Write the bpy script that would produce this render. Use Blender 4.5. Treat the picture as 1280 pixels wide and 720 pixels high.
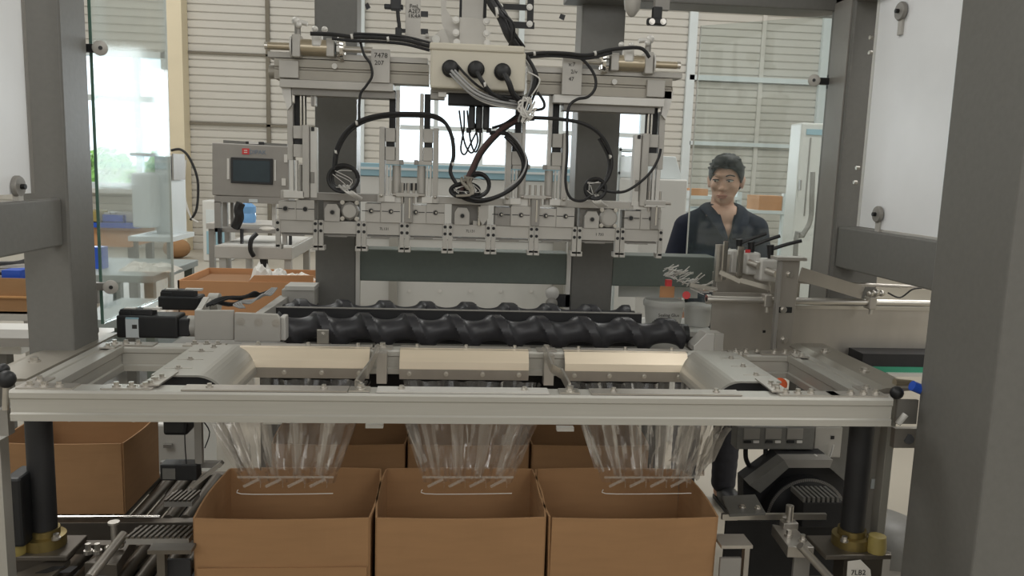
import bpy, bmesh, math, random
from mathutils import Vector, Matrix
for o in list(bpy.data.objects): bpy.data.objects.remove(o)
S = bpy.context.scene
COL = S.collection
random.seed(7)
# ------------------------------------------------------------------ camera
FPX = 1004.0
PITCH, YAW, ROLL = math.radians(8.3), math.radians(4.75), math.radians(1.85)
CAM = Vector((0, 0, 1.6))
FW = Vector((math.sin(YAW)*math.cos(PITCH), math.cos(YAW)*math.cos(PITCH), -math.sin(PITCH)))
_r = Vector((math.cos(YAW), -math.sin(YAW), 0)); _u = _r.cross(FW)
RT = _r*math.cos(ROLL) + _u*math.sin(ROLL)
UP = -_r*math.sin(ROLL) + _u*math.cos(ROLL)
cd = bpy.data.cameras.new('camera'); cam = bpy.data.objects.new('camera', cd); COL.objects.link(cam)
cd.sensor_width = 36; cd.lens = FPX/1280*36; cd.clip_start = .05; cd.clip_end = 200
m = Matrix.Identity(4)
for i in range(3): m[i][0] = RT[i]; m[i][1] = UP[i]; m[i][2] = -FW[i]; m[i][3] = CAM[i]
cam.matrix_world = m; S.camera = cam
# ------------------------------------------------------------------ world
w = bpy.data.worlds.new('world'); S.world = w; w.use_nodes = True
bg = w.node_tree.nodes['Background']; bg.inputs[0].default_value = (.86, .95, 1, 1); bg.inputs[1].default_value = 2.6
# ------------------------------------------------------------------ lamps of the hall (under the roof)
def area(name, loc, rot, sx, sy, power, col=(1, 1, 1)):
    l = bpy.data.lights.new(name, 'AREA'); l.shape = 'RECTANGLE'; l.size = sx; l.size_y = sy; l.energy = power; l.color = col
    o = bpy.data.objects.new(name, l); o.location = loc; o.rotation_euler = rot; COL.objects.link(o); return o
for (x, y, p) in ((-4.5, -1.5, 170), (4.5, -1.5, 170), (-4.5, 4.5, 250), (4.5, 4.5, 250), (-4.5, 11, 210), (4.5, 11, 210)):
    area('roof_light', (x, y, 6.85), (0, 0, 0), 3.0, 2.4, p, (1, .985, .95))
# daylight entering by the rear windows, plus a fill added behind the camera
area('window_and_fill_light', (-6.1, 14.8, 2.3), (math.radians(-90), 0, 0), 1.6, 2.4, 90, (.9, .97, 1))
area('window_and_fill_light', (0, -3.9, 3.6), (math.radians(90), 0, 0), 12, 2.0, 150, (.97, .98, 1))  # soft fill added at the front wall, which has no window
area('window_and_fill_light', (1.2, 14.8, 2.4), (math.radians(-90), 0, 0), 4.4, 1.5, 200, (.9, .97, 1))
S.view_settings.view_transform = 'Standard'; S.view_settings.look = 'None'; S.view_settings.gamma = 1
S.view_settings.use_curve_mapping = False
S.view_settings.exposure = -0.36

# ------------------------------------------------------------------ pixel -> world at a real depth
def ray(px, py): return FW + RT*((px-640)/FPX) - UP*((py-360)/FPX)
def P(px, py, Y): d = ray(px, py); return CAM + d*(Y/d.y)
def Pz(px, py, z): d = ray(px, py); return CAM + d*((z-1.6)/d.z)
def PX(px, py, X): d = ray(px, py); return CAM + d*(X/d.x)

# ------------------------------------------------------------------ materials
def lin(c): return tuple(((v/255)/12.92 if v/255 <= .04045 else ((v/255+.055)/1.055)**2.4) for v in c)
MATS = {}
def mat(name, rgb, rough=.6, metal=0., var=.08, scale=8., bump=0., spec=.5, trans=0., emit=0., stretch=None):
    m = bpy.data.materials.new(name); m.use_nodes = True; nt = m.node_tree; b = nt.nodes['Principled BSDF']
    c = lin(rgb)
    b.inputs['Roughness'].default_value = rough; b.inputs['Metallic'].default_value = metal
    b.inputs['Specular IOR Level'].default_value = spec
    tc = nt.nodes.new('ShaderNodeTexCoord'); n = nt.nodes.new('ShaderNodeTexNoise'); n.inputs['Scale'].default_value = scale
    n.inputs['Detail'].default_value = 5
    src = tc.outputs['Object']
    if stretch:
        mp = nt.nodes.new('ShaderNodeMapping'); mp.inputs['Scale'].default_value = stretch
        nt.links.new(src, mp.inputs[0]); src = mp.outputs[0]
    nt.links.new(src, n.inputs['Vector'])
    r = nt.nodes.new('ShaderNodeValToRGB')
    r.color_ramp.elements[0].position = .3; r.color_ramp.elements[1].position = .7
    r.color_ramp.elements[0].color = tuple(max(0, v*(1-var)) for v in c)+(1,)
    r.color_ramp.elements[1].color = tuple(min(1, v*(1+var)) for v in c)+(1,)
    nt.links.new(n.outputs['Fac'], r.inputs[0]); nt.links.new(r.outputs[0], b.inputs['Base Color'])
    if bump:
        bp = nt.nodes.new('ShaderNodeBump'); bp.inputs['Strength'].default_value = bump; bp.inputs['Distance'].default_value = .002
        nt.links.new(n.outputs['Fac'], bp.inputs['Height']); nt.links.new(bp.outputs[0], b.inputs['Normal'])
    if emit:
        b.inputs['Emission Strength'].default_value = emit; nt.links.new(r.outputs[0], b.inputs['Emission Color'])
    MATS[name] = m; return m
def clear(name, rgb, tint, gloss=.06, diff=0., rough=.05):
    m = bpy.data.materials.new(name); m.use_nodes = True; nt = m.node_tree; nt.nodes.clear()
    out = nt.nodes.new('ShaderNodeOutputMaterial'); t = nt.nodes.new('ShaderNodeBsdfTransparent'); t.inputs[0].default_value = tint+(1,)
    g = nt.nodes.new('ShaderNodeBsdfGlossy'); g.inputs['Roughness'].default_value = rough; g.inputs[0].default_value = (1, 1, 1, 1)
    fr = nt.nodes.new('ShaderNodeLayerWeight'); fr.inputs[0].default_value = .25
    mr = nt.nodes.new('ShaderNodeMapRange'); mr.inputs['To Min'].default_value = gloss; mr.inputs['To Max'].default_value = min(1, gloss+.45)
    nt.links.new(fr.outputs['Fresnel'], mr.inputs[0])
    mx = nt.nodes.new('ShaderNodeMixShader'); nt.links.new(mr.outputs[0], mx.inputs[0]); nt.links.new(t.outputs[0], mx.inputs[1]); nt.links.new(g.outputs[0], mx.inputs[2])
    last = mx
    if diff:
        d = nt.nodes.new('ShaderNodeBsdfDiffuse'); d.inputs[0].default_value = lin(rgb)+(1,)
        tc = nt.nodes.new('ShaderNodeTexCoord'); n = nt.nodes.new('ShaderNodeTexNoise'); n.inputs['Scale'].default_value = 14
        mp = nt.nodes.new('ShaderNodeMapping'); mp.inputs['Scale'].default_value = (1, 1, .25)
        nt.links.new(tc.outputs['Object'], mp.inputs[0]); nt.links.new(mp.outputs[0], n.inputs[0])
        q = nt.nodes.new('ShaderNodeMapRange'); q.inputs['From Min'].default_value = .3; q.inputs['From Max'].default_value = .7
        q.inputs['To Min'].default_value = diff*.5; q.inputs['To Max'].default_value = diff*1.5; nt.links.new(n.outputs['Fac'], q.inputs[0])
        m2 = nt.nodes.new('ShaderNodeMixShader'); nt.links.new(q.outputs[0], m2.inputs[0])
        nt.links.new(mx.outputs[0], m2.inputs[1]); nt.links.new(d.outputs[0], m2.inputs[2]); last = m2
    nt.links.new(last.outputs[0], out.inputs[0]); MATS[name] = m; return m
grey_paint = mat('grey_paint', (112, 111, 107), .45, 0, .04, 60, .15)
green_paint = mat('grey_green_paint', (103, 112, 106), .5, 0, .04, 60, .15)
alu = mat('extruded_aluminium', (190, 188, 181), .42, .45, .03, 6, 0, stretch=(1, 30, 30))
alu_side = mat('anodised_aluminium', (180, 178, 171), .42, .45, .03, 6, 0)
alu_dark = mat('dull_aluminium', (160, 155, 145), .45, .5, .05, 10)
machined = mat('machined_aluminium', (186, 183, 177), .5, .25, .04, 12)
machined_light = mat('bright_machined_aluminium', (212, 210, 205), .45, .25, .03, 12)
machined_dark = mat('darker_machined_plate', (150, 147, 142), .5, .3, .04, 12)  # darker grey tone of the machined parts
steel = mat('stainless_steel', (204, 200, 193), .28, .85, .06, 5, 0, stretch=(1, 8, 8))
steel_dull = mat('brushed_steel', (186, 181, 174), .38, .75, .12, 3.5, 0, stretch=(2, 1, .6))
shade_steel = mat('shade_darkened_steel', (104, 98, 90), .42, .6, .12, 6)  # steel colour darkened to carry the shade under the frame
chrome = mat('polished_steel', (225, 222, 216), .12, 1., .02, 8)
gold = mat('warm_reflective_steel', (248, 234, 212), .30, .75, .03, 4, 0, stretch=(1, 12, 12))
brass = mat('brass', (140, 124, 78), .35, .7, .08, 20)
brass_fit = mat('nickel_brass', (190, 178, 156), .3, .8, .05, 20)
yellow_wax = mat('yellow_plastic', (158, 142, 84), .4, 0, .1, 30)
black = mat('black_plastic', (30, 31, 33), .45, 0, .1, 30)
black_matte = mat('matte_black', (38, 38, 40), .6, 0, .15, 14)
screw_mat = mat('black_nylon', (54, 54, 58), .38, 0, .12, 9, .1)
rubber = mat('black_cable', (30, 30, 32), .5, 0, .1, 30)
cable_grey = mat('grey_cable', (165, 165, 165), .5, 0, .05, 30)
cable_white = mat('white_cable_tie', (212, 210, 205), .5, 0, .05, 30)
cable_red = mat('dark_red_cable', (78, 56, 54), .5, 0, .05, 30)
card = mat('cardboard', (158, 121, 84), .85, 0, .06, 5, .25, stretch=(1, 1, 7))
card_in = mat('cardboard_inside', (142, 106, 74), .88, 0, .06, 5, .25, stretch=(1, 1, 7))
card_edge = mat('cardboard_edge', (198, 150, 100), .9, 0, .05, 30)
card_bright = mat('orange_cardboard', (196, 146, 104), .85, 0, .05, 5)
cream = mat('cream_enclosure', (206, 200, 184), .45, 0, .02, 6)
white = mat('white_paint', (214, 214, 210), .45, 0, .03, 4)
white_cool = mat('cool_white_paint', (214, 222, 224), .45, 0, .03, 4)
film_white = mat('white_film_panel', (240, 242, 244), .35, 0, .05, 3, .1)
wallm = mat('ribbed_wall_sheet', (208, 205, 198), .6, 0, .03, .8)
wall_cool = mat('plain_wall', (205, 203, 196), .8, 0, .04, .8)
seam = mat('wall_seam', (120, 114, 102), .8, 0, .05, 3)
col_cream = mat('cream_column_paint', (226, 214, 186), .6, 0, .04, 2)
floor_m = mat('polished_concrete', (160, 153, 140), .42, 0, .07, 1.2, .1)
ceil_m = mat('ceiling_sheet', (205, 203, 198), .8, 0, .03, 1)
blue = mat('blue_plastic', (38, 84, 190), .4, 0, .05, 10)
blue_light = mat('pale_blue_band', (150, 186, 200), .5, 0, .04, 6)
blue_bottle = mat('blue_water_bottle', (120, 170, 220), .25, 0, .08, 10)
teal = mat('teal_belt', (60, 150, 120), .5, 0, .08, 12)
red = mat('red_print', (205, 60, 62), .5, 0, .05, 20)
orange = mat('orange_knob', (226, 98, 50), .4, 0, .05, 20)
ink = mat('dark_ink', (60, 58, 56), .8, 0, .1, 60)
ink_blue = mat('blue_grey_ink', (118, 130, 148), .8, 0, .1, 60)
screen = mat('screen_glass', (52, 66, 74), .12, 0, .25, 4)
skin = mat('skin', (214, 170, 146), .55, 0, .05, 25)
lip = mat('lips', (190, 128, 112), .5, 0, .05, 40)
hair_m = mat('black_hair', (20, 18, 18), .6, 0, .3, 60, .5, stretch=(1, 1, .3))
shirt_m = mat('navy_cloth', (26, 32, 50), .85, 0, .15, 30, .3)
trouser_m = mat('dark_trousers', (50, 50, 56), .85, 0, .1, 30, .2)
green_leaf = mat('foliage', (120, 165, 70), .8, 0, .35, 2.5)
label_w = mat('paper_label', (205, 212, 214), .6, 0, .04, 20)
wood = mat('grey_tabletop', (150, 158, 156), .5, 0, .06, 5)
tape = mat('beige_bag_plastic', (226, 222, 214), .5, 0, .05, 8)
glass = clear('door_glass', (200, 225, 225), (.94, .97, .965), .045, .022)
glass_edge = mat('green_glass_edge', (96, 128, 116), .25, 0, .1, 20)
film = clear('clear_film', (200, 194, 186), (.97, .96, .95), .03, .07, .15)
film_dense = clear('folded_film', (215, 208, 198), (.96, .95, .93), .05, .22, .2)
winglass = clear('window_glass', (255, 255, 255), (.97, .99, 1), .04, 0)

# ------------------------------------------------------------------ mesh builder
class MB:
    def __init__(s): s.v = []; s.f = []
    def add(s, vs, fs):
        n = len(s.v); s.v += [Vector(v) for v in vs]; s.f += [tuple(i+n for i in f) for f in fs]; return s
    def box(s, x0, x1, y0, y1, z0, z1):
        x0, x1 = min(x0, x1), max(x0, x1); y0, y1 = min(y0, y1), max(y0, y1); z0, z1 = min(z0, z1), max(z0, z1)
        return s.add([(x0,y0,z0),(x1,y0,z0),(x1,y1,z0),(x0,y1,z0),(x0,y0,z1),(x1,y0,z1),(x1,y1,z1),(x0,y1,z1)],
                     [(0,3,2,1),(4,5,6,7),(0,1,5,4),(1,2,6,5),(2,3,7,6),(3,0,4,7)])
    def obox(s, c, size, rot):
        c = Vector(c); a, b, d = (v/2 for v in size); R = rot
        vs = [c + R @ Vector((i*a, j*b, k*d)) for k in (-1, 1) for i, j in ((-1,-1),(1,-1),(1,1),(-1,1))]
        return s.add(vs, [(0,3,2,1),(4,5,6,7),(0,1,5,4),(1,2,6,5),(2,3,7,6),(3,0,4,7)])
    def bar(s, p0, p1, w, h, up=(0, 0, 1)):
        p0, p1 = Vector(p0), Vector(p1); d = (p1-p0); L = d.length; d.normalize(); up = Vector(up)
        sd = d.cross(up)
        if sd.length < 1e-4: sd = d.cross(Vector((0, 1, 0)))
        sd.normalize(); u = sd.cross(d)
        R = Matrix((d, sd, u)).transposed()
        return s.obox((p0+p1)/2, (L, w, h), R)
    def cyl(s, p0, p1, r0, r1=None, seg=14):
        if r1 is None: r1 = r0
        p0, p1 = Vector(p0), Vector(p1); d = (p1-p0).normalized()
        a = d.orthogonal().normalized(); b = d.cross(a); vs = []
        for p, r in ((p0, r0), (p1, r1)):
            for i in range(seg): t = 2*math.pi*i/seg; vs.append(p + a*(r*math.cos(t)) + b*(r*math.sin(t)))
        fs = [(i, (i+1) % seg, seg+(i+1) % seg, seg+i) for i in range(seg)] + [tuple(reversed(range(seg))), tuple(range(seg, 2*seg))]
        return s.add(vs, fs)
    def lathe(s, base, axis, prof, seg=20):          # prof: (radius, height)
        base = Vector(base); d = Vector(axis).normalized(); a = d.orthogonal().normalized(); b = d.cross(a); vs = []; fs = []
        for r, h in prof:
            for i in range(seg): t = 2*math.pi*i/seg; vs.append(base + d*h + a*(r*math.cos(t)) + b*(r*math.sin(t)))
        for k in range(len(prof)-1):
            for i in range(seg): j = (i+1) % seg; fs.append((k*seg+i, k*seg+j, (k+1)*seg+j, (k+1)*seg+i))
        fs += [tuple(reversed(range(seg))), tuple(range((len(prof)-1)*seg, len(prof)*seg))]
        return s.add(vs, fs)
    def tube(s, pts, r, seg=7, sub=5, closed=False):
        pts = [Vector(p) for p in pts]; q = []
        n = len(pts)
        if n > 2:
            rng = range(n) if closed else range(n-1)
            for i in rng:
                if closed: a, b, c, d = pts[(i-1) % n], pts[i], pts[(i+1) % n], pts[(i+2) % n]
                else: a, b, c, d = pts[max(i-1, 0)], pts[i], pts[i+1], pts[min(i+2, n-1)]
                for k in range(sub):
                    t = k/sub
                    q.append(.5*((2*b)+(c-a)*t+(2*a-5*b+4*c-d)*t*t+(3*b-a-3*c+d)*t**3))
            q.append(q[0] if closed else pts[-1])
        else: q = pts
        vs = []; fs = []; A = None
        for i, p in enumerate(q):
            d = (q[min(i+1, len(q)-1)]-q[max(i-1, 0)])
            if d.length < 1e-7: d = Vector((0, 0, 1))
            d.normalize()
            A = d.orthogonal().normalized() if A is None else (A-d*A.dot(d)).normalized()
            B = d.cross(A)
            for k in range(seg): t = 2*math.pi*k/seg; vs.append(p+A*(r*math.cos(t))+B*(r*math.sin(t)))
        for i in range(len(q)-1):
            for k in range(seg): j = (k+1) % seg; fs.append((i*seg+k, i*seg+j, (i+1)*seg+j, (i+1)*seg+k))
        fs += [tuple(reversed(range(seg))), tuple(range((len(q)-1)*seg, len(q)*seg))]
        return s.add(vs, fs)
    def prism(s, poly, axis, a0, a1):                 # poly in the two other axes (x,y,z order)
        def mk(p, a): return {'x': (a, p[0], p[1]), 'y': (p[0], a, p[1]), 'z': (p[0], p[1], a)}[axis]
        n = len(poly)
        vs = [mk(p, a0) for p in poly] + [mk(p, a1) for p in poly]
        return s.add(vs, [(i, (i+1) % n, n+(i+1) % n, n+i) for i in range(n)] + [tuple(reversed(range(n))), tuple(range(n, 2*n))])
    def ball(s, c, r, seg=12, rings=8, sc=(1, 1, 1)):
        c = Vector(c); vs = []; fs = []
        for i in range(rings+1):
            ph = math.pi*i/rings
            for k in range(seg):
                t = 2*math.pi*k/seg; vs.append(c+Vector((r*sc[0]*math.sin(ph)*math.cos(t), r*sc[1]*math.sin(ph)*math.sin(t), r*sc[2]*math.cos(ph))))
        for i in range(rings):
            for k in range(seg): j = (k+1) % seg; fs.append((i*seg+k, (i+1)*seg+k, (i+1)*seg+j, i*seg+j))
        return s.add(vs, fs)
    def grid(s, rows):
        n = len(rows[0]); vs = [v for r in rows for v in r]
        return s.add(vs, [(i*n+k, i*n+k+1, (i+1)*n+k+1, (i+1)*n+k) for i in range(len(rows)-1) for k in range(n-1)])
    def pbox(s, x0, y0, x1, y1, Y, d):                # rectangle seen in the photo at depth Y, d thick
        xm, ym = (x0+x1)/2, (y0+y1)/2
        return s.box(P(x0, ym, Y).x, P(x1, ym, Y).x, Y, Y+d, P(xm, y1, Y).z, P(xm, y0, Y).z)
    def build(s, name, material, parent=None, smooth=False, bevel=0, kind=None, fix=True):
        me = bpy.data.meshes.new(name)
        lo = Vector([min(v[i] for v in s.v) for i in range(3)]); hi = Vector([max(v[i] for v in s.v) for i in range(3)])
        c = Vector(((lo.x+hi.x)/2, (lo.y+hi.y)/2, lo.z))
        me.from_pydata([v-c for v in s.v], [], s.f)
        if fix:
            bm = bmesh.new(); bm.from_mesh(me); bmesh.ops.remove_doubles(bm, verts=bm.verts, dist=1e-6)
            bmesh.ops.recalc_face_normals(bm, faces=bm.faces); bm.to_mesh(me); bm.free()
        if smooth:
            for p in me.polygons: p.use_smooth = True
            me.set_sharp_from_angle(angle=math.radians(40))
        me.materials.append(material)
        o = bpy.data.objects.new(name, me); COL.objects.link(o); o.location = c
        if parent: attach(o, parent)
        if bevel:
            b = o.modifiers.new('bevel', 'BEVEL'); b.width = bevel; b.segments = 2; b.limit_method = 'ANGLE'
        if kind: o['kind'] = kind
        return o
def world_loc(o):
    l = o.location.copy()
    while o.parent: l = l + o.parent.location + (Vector((0,0,0))); o = o.parent
    return l
def attach(o, parent):
    wl = Vector(parent['_w']) if '_w' in parent else parent.location.copy()
    w0 = o.location.copy(); o['_w'] = tuple(w0)
    o.parent = parent; o.location = w0 - wl
def tag(o, label, cat, group=None):
    o['label'] = label; o['category'] = cat
    if group: o['group'] = group
    return o
def thing(name, loc, label, cat, group=None):
    o = bpy.data.objects.new(name, None); COL.objects.link(o); o.location = loc; o.empty_display_size = .1
    return tag(o, label, cat, group)
def structure(o): o['kind'] = 'structure'; return o
def Q(name, material, parent, *boxes, bevel=0, kind=None):      # pixel boxes (x0,y0,x1,y1,Y,d) joined into one part
    b = MB()
    for a in boxes: b.pbox(*a)
    return b.build(name, material, parent, bevel=bevel, kind=kind)
def text(name, body, size, mtl, parent, loc, rot=(math.pi/2, 0, 0)):
    c = bpy.data.curves.new(name, 'FONT'); c.body = body; c.size = size; c.align_x = 'CENTER'; c.align_y = 'CENTER'; c.extrude = .0004; c.resolution_u = 2
    t = bpy.data.objects.new('tmp', c); COL.objects.link(t); dg = bpy.context.evaluated_depsgraph_get()
    me = bpy.data.meshes.new_from_object(t.evaluated_get(dg)); bpy.data.objects.remove(t); bpy.data.curves.remove(c)
    me.materials.clear(); me.materials.append(mtl); o = bpy.data.objects.new(name, me); COL.objects.link(o)
    o.location = loc; o.rotation_euler = rot
    if parent: attach(o, parent)
    return o
def bolts(pts, r, h, axis=(0, 0, 1), hexa=True):
    b = MB()
    for p in pts:
        p = Vector(p); a = Vector(axis)
        b.cyl(p, p+a*h*.35, r*1.5, seg=12); b.cyl(p+a*h*.35, p+a*h, r, seg=6 if hexa else 12)
    return b

# ================================================================== THE HALL
YW = 15.0
XL, XR, YB, ZC = -9.5, 9.5, -4.0, 7.0
structure(MB().box(XL-.2, XR+.2, YB-.2, YW+.3, -.2, 0).build('floor', floor_m))
structure(MB().box(XL-.2, XR+.2, YB-.2, YW+.3, ZC, ZC+.1).build('ceiling', ceil_m))
structure(MB().box(XL-.2, XL, YB-.2, YW+.3, 0, ZC).build('wall_left', wall_cool))
structure(MB().box(XR, XR+.2, YB-.2, YW+.3, 0, ZC).build('wall_right', wall_cool))
structure(MB().box(XL, XR, YB-.2, YB, 0, ZC).build('wall_front', wall_cool))
def zr(py, px=300): return P(px, py, YW).z
w1 = (P(100, 150, YW).x, P(211, 150, YW).x, P(160, 236, YW).z, P(160, 64, YW).z)
w2 = (P(494, 150, YW).x, P(806, 150, YW).x, P(640, 212, YW).z, P(640, 104, YW).z)
def ribbed(b, x0, x1, z0, z1, y, pitch=.135):
    z = z0
    k0 = math.floor(z0/pitch)
    pts = [(y+.14, z0)]
    z = z0; k = k0
    while z < z1-1e-4:
        zt = min((k+1)*pitch, z1)
        pts += [(y, z), (y-.004, min(z+.012, zt)), (y-.018, max(zt-.03, z+.0125)), (y+.022, max(zt-.02, z+.013)), (y+.022, zt)]
        z = zt; k += 1
    pts.append((y+.14, z1))
    n = len(pts)
    b.add([(x0, p[0], p[1]) for p in pts]+[(x1, p[0], p[1]) for p in pts], [(i, i+1, n+i+1, n+i) for i in range(n-1)])
wb = MB()
for r in ((XL, w1[0], 0, ZC), (w1[0], w1[1], 0, w1[2]), (w1[0], w1[1], w1[3], ZC), (w1[1], w2[0], 0, ZC),
          (w2[0], w2[1], 0, w2[2]), (w2[0], w2[1], w2[3], ZC), (w2[1], XR, 0, ZC)): ribbed(wb, *r, YW)
structure(wb.build('wall_back', wallm, fix=False))
def window(name, r, vs, hs, fw=.07):
    x0, x1, z0, z1 = r
    f = MB().box(x0, x1, YW-.03, YW+.12, z0, z0+fw).box(x0, x1, YW-.03, YW+.12, z1-fw, z1)
    f.box(x0, x0+fw, YW-.03, YW+.12, z0, z1).box(x1-fw, x1, YW-.03, YW+.12, z0, z1)
    o = structure(f.build(name, white_cool))
    xs = [x0+fw]+[x0+(x1-x0)*v for v in vs]+[x1-fw]; zs = [z0+fw]+[z0+(z1-z0)*v for v in hs]+[z1-fw]
    for v in xs[1:-1]: MB().box(v-fw/2, v+fw/2, YW-.02, YW+.1, z0+fw, z1-fw).build('mullion', white_cool, o)
    for v in zs[1:-1]: MB().box(x0+fw, x1-fw, YW-.015, YW+.09, v-fw/2, v+fw/2).build('transom', white_cool, o)
    for i in range(len(xs)-1):
        for k in range(len(zs)-1): MB().box(xs[i], xs[i+1], YW+.04, YW+.048, zs[k], zs[k+1]).build('pane', winglass, o)
    return o
window('window_1', w1, (.03+.62,), (.66,), .1)
window('window_2', w2, (.16, .34, .5, .66, .88), (.45,), .08)
structure(MB().box(w1[0]-.1, w1[1]+.05, YW-.22, YW-.01, w1[2]-.08, w1[2]).build('trim_1', white))
# pillars and rails of the ribbed wall
def vtrim(n, px0, px1, material, d=.12, z1=ZC):
    return structure(MB().box(P(px0, 150, YW-d).x, P(px1, 150, YW-d).x, YW-d, YW-.02, 0, z1).build('trim_%d' % n, material))
vtrim(2, 211, 230, col_cream, .35)
vtrim(3, 443, 455, white_cool, .1)
vtrim(4, 855, 865, white_cool, .1)
vtrim(5, 945, 950, wallm, .06)
vtrim(6, 333, 338, seam, .05)
vtrim(7, 1020, 1030, white_cool, .1)
vtrim(12, 645, 652, white_cool, .1)
def htrim(n, px0, px1, py, h, material, d=.1):
    z = P((px0+px1)/2, py, YW).z
    return structure(MB().box(P(px0, py, YW-d).x, P(px1, py, YW-d).x, YW-d, YW-.01, z-h/2, z+h/2).build('trim_%d' % n, material))
htrim(8, 862, 1045, 101, .09, white_cool)
htrim(9, 862, 1045, 182, .07, white_cool)
htrim(10, 231, 450, 70, .035, seam, .05)
htrim(11, 231, 420, 157, .045, seam, .05)
# trees outside the windows
def tree(x, y, h, label):
    t = thing('leafy_tree', (x, y, 0), label, 'tree', 'trees outside the hall windows')
    MB().cyl((x, y, 0), (x, y, h*.6), .12, .07).build('trunk', trouser_m, t)
    b = MB()
    for i in range(900):
        u = Vector((random.gauss(0, 1), random.gauss(0, 1), random.gauss(0, 1))).normalized()*random.uniform(.5, 1)
        c = Vector((x+u.x*h*.45, y+u.y*h*.35, h*.55+u.z*h*.42)); a = Vector((random.uniform(-1,1), random.uniform(-1,1), random.uniform(-1,1))).normalized(); e = a.orthogonal()*.11
        b.add([c-e, c+a*.09, c+e, c-a*.09], [(0, 1, 2, 3)])
    b.build('foliage', green_leaf, t, kind='stuff', fix=False)
tree(-9.3, 23, 1.9, 'pale green leafy tree low outside the left window, left one')
tree(-7.9, 24.5, 2.1, 'pale green leafy tree low outside the left window, right one')

# ================================================================== GUARD FRAME OF THE MACHINE
guard = thing('machine_enclosure', (0, 2.7, 0), 'grey painted square steel guard frame standing around the packing machine', 'machine frame')
Yl = 2.36; xi = P(87, 300, Yl).x; xo = P(37, 300, Yl).x - .02
MB().box(xo, xi, Yl, Yl+.165, .94, 3.2).build('post', grey_paint, guard, bevel=.006)
MB().box(P(78, 280, 2.3).x*1.0-.06, P(78, 280, Yl).x, .9, Yl, P(78, 307, Yl).z, P(78, 248, Yl).z).build('side_beam', grey_paint, guard, bevel=.005)
# centre posts
Yc = 3.1
MB().box(P(394, 340, Yc).x, P(445, 340, Yc).x, Yc, Yc+.15, 0, 3.2).build('post', grey_paint, guard, bevel=.006)
MB().box(P(714, 340, Yc).x, P(766, 340, Yc).x, Yc, Yc+.15, 0, 3.2).build('post', grey_paint, guard, bevel=.006)
zb0, zb1 = 1.162, 1.285
MB().box(P(445, 340, Yc).x+.012, P(714, 340, Yc).x-.012, Yc+.005, Yc+.13, zb0, zb1).build('cross_beam', green_paint, guard, bevel=.004)
MB().box(P(766, 340, Yc).x, P(896, 340, Yc).x, Yc+.005, Yc+.13, zb0, zb1).build('cross_beam', green_paint, guard, bevel=.004)
# light strips beside the centre posts
MB().box(P(445, 340, Yc).x, P(450, 340, Yc).x, Yc-.01, Yc+.02, .9, 1.36).build('door_strip', machined_light, guard); MB().box(P(708, 340, Yc).x, P(713, 340, Yc).x, Yc-.01, Yc+.02, .9, 1.36).build('door_strip', machined_light, guard)
# right rear post, side beam, top beam
xr = PX(1040, 333, 1.42); YR = xr.y
yr2 = PX(1012, 340, 1.42).y
MB().box(1.42, 1.60, YR, yr2, 0, 3.2).build('post', grey_paint, guard, bevel=.006)
MB().box(1.415, 1.425, YR+.02, yr2-.03, .9, 2.25).build('post_flange', machined_dark, guard, bevel=.001)
MB().box(1.43, 1.52, 1.7, YR, P(1043, 333, YR).z, P(1045, 283, YR).z).build('side_beam', grey_paint, guard, bevel=.005)
zt = P(950, 9, 3.0).z
MB().box(.42, 1.6, 3.0, 3.14, zt, zt+.14).build('top_beam', grey_paint, guard, bevel=.005)
MB().box(1.42, 1.56, 1.9, 3.0, zt+.005, zt+.145).build('top_beam', grey_paint, guard, bevel=.005)
# near right post
Xn = 1.27; Yn1 = PX(1171, 290, Xn).y; Yn0 = PX(1256, 380, Xn).y
MB().box(Xn, Xn+.36, Yn0, Yn1, 0, 3.2).build('post', grey_paint, guard, bevel=.006)
# white film panels
def panel(name, X, y0, y1, z0, z1, label):
    t = thing(name, (X, (y0+y1)/2, z0), label, 'panel')
    MB().box(X-.004, X+.004, y0, y1, z0, z1).build('sheet', film_white, t)
    MB().box(X-.007, X+.007, y1-.004, y1+.010, z0, z1).build('sheet_edge', white if X > 0 else machined_dark, t)
    return t
def knob(px, py, X, side, label, r=.028):
    c = PX(px, py, X); n = Vector((-1, 0, 0)) if side > 0 else Vector((1, 0, 0))
    t = thing('panel_clamp', c, label, 'clamp', 'round clamps of the guard panels')
    MB().lathe(c, n, [(r, 0), (r, .008), (r*.9, .012), (r*.5, .013)], 20).build('disc', machined_dark, t, smooth=True)
    MB().cyl(c+n*.013, c+n*.024, .007, seg=8).build('screw', black, t)
    MB().box(c.x-.005, c.x+.012, c.y-.012, c.y+.012, c.z-.075, c.z-.02).build('foot', machined, t, bevel=.002)
    return t
pl = PX(33, 150, -1.11)
panel('covered_sheet', -1.11, .9, pl.y, 1.50, 3.2, 'white covered guard panel at the far left above the side beam')
knob(20, 233, -1.105, -1, 'round grey clamp on the white panel at the far left')
pr = PX(1076, 270, 1.46)
panel('covered_sheet', 1.46, 1.9, pr.y, P(1075, 283, pr.y).z, 3.0, 'large white film covered guard panel on the right side')
knob(1128, 14, 1.452, 1, 'round clamp at the top of the right white panel', .03)
knob(1099, 268, 1.452, 1, 'round clamp at the bottom of the right white panel', .028)
b = MB()
for (a, c) in ((1091, 47), (1090, 66), (1074, 210), (1071, 228)):
    p = PX(a, c, 1.455); b.cyl(p, p+Vector((-.012, 0, 0)), .007, seg=10)
bo = tag(b.build('panel_bolts', steel, None), 'four small bolts down the left edge of the right white panel', 'bolts'); bo['kind'] = 'stuff'

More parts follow.
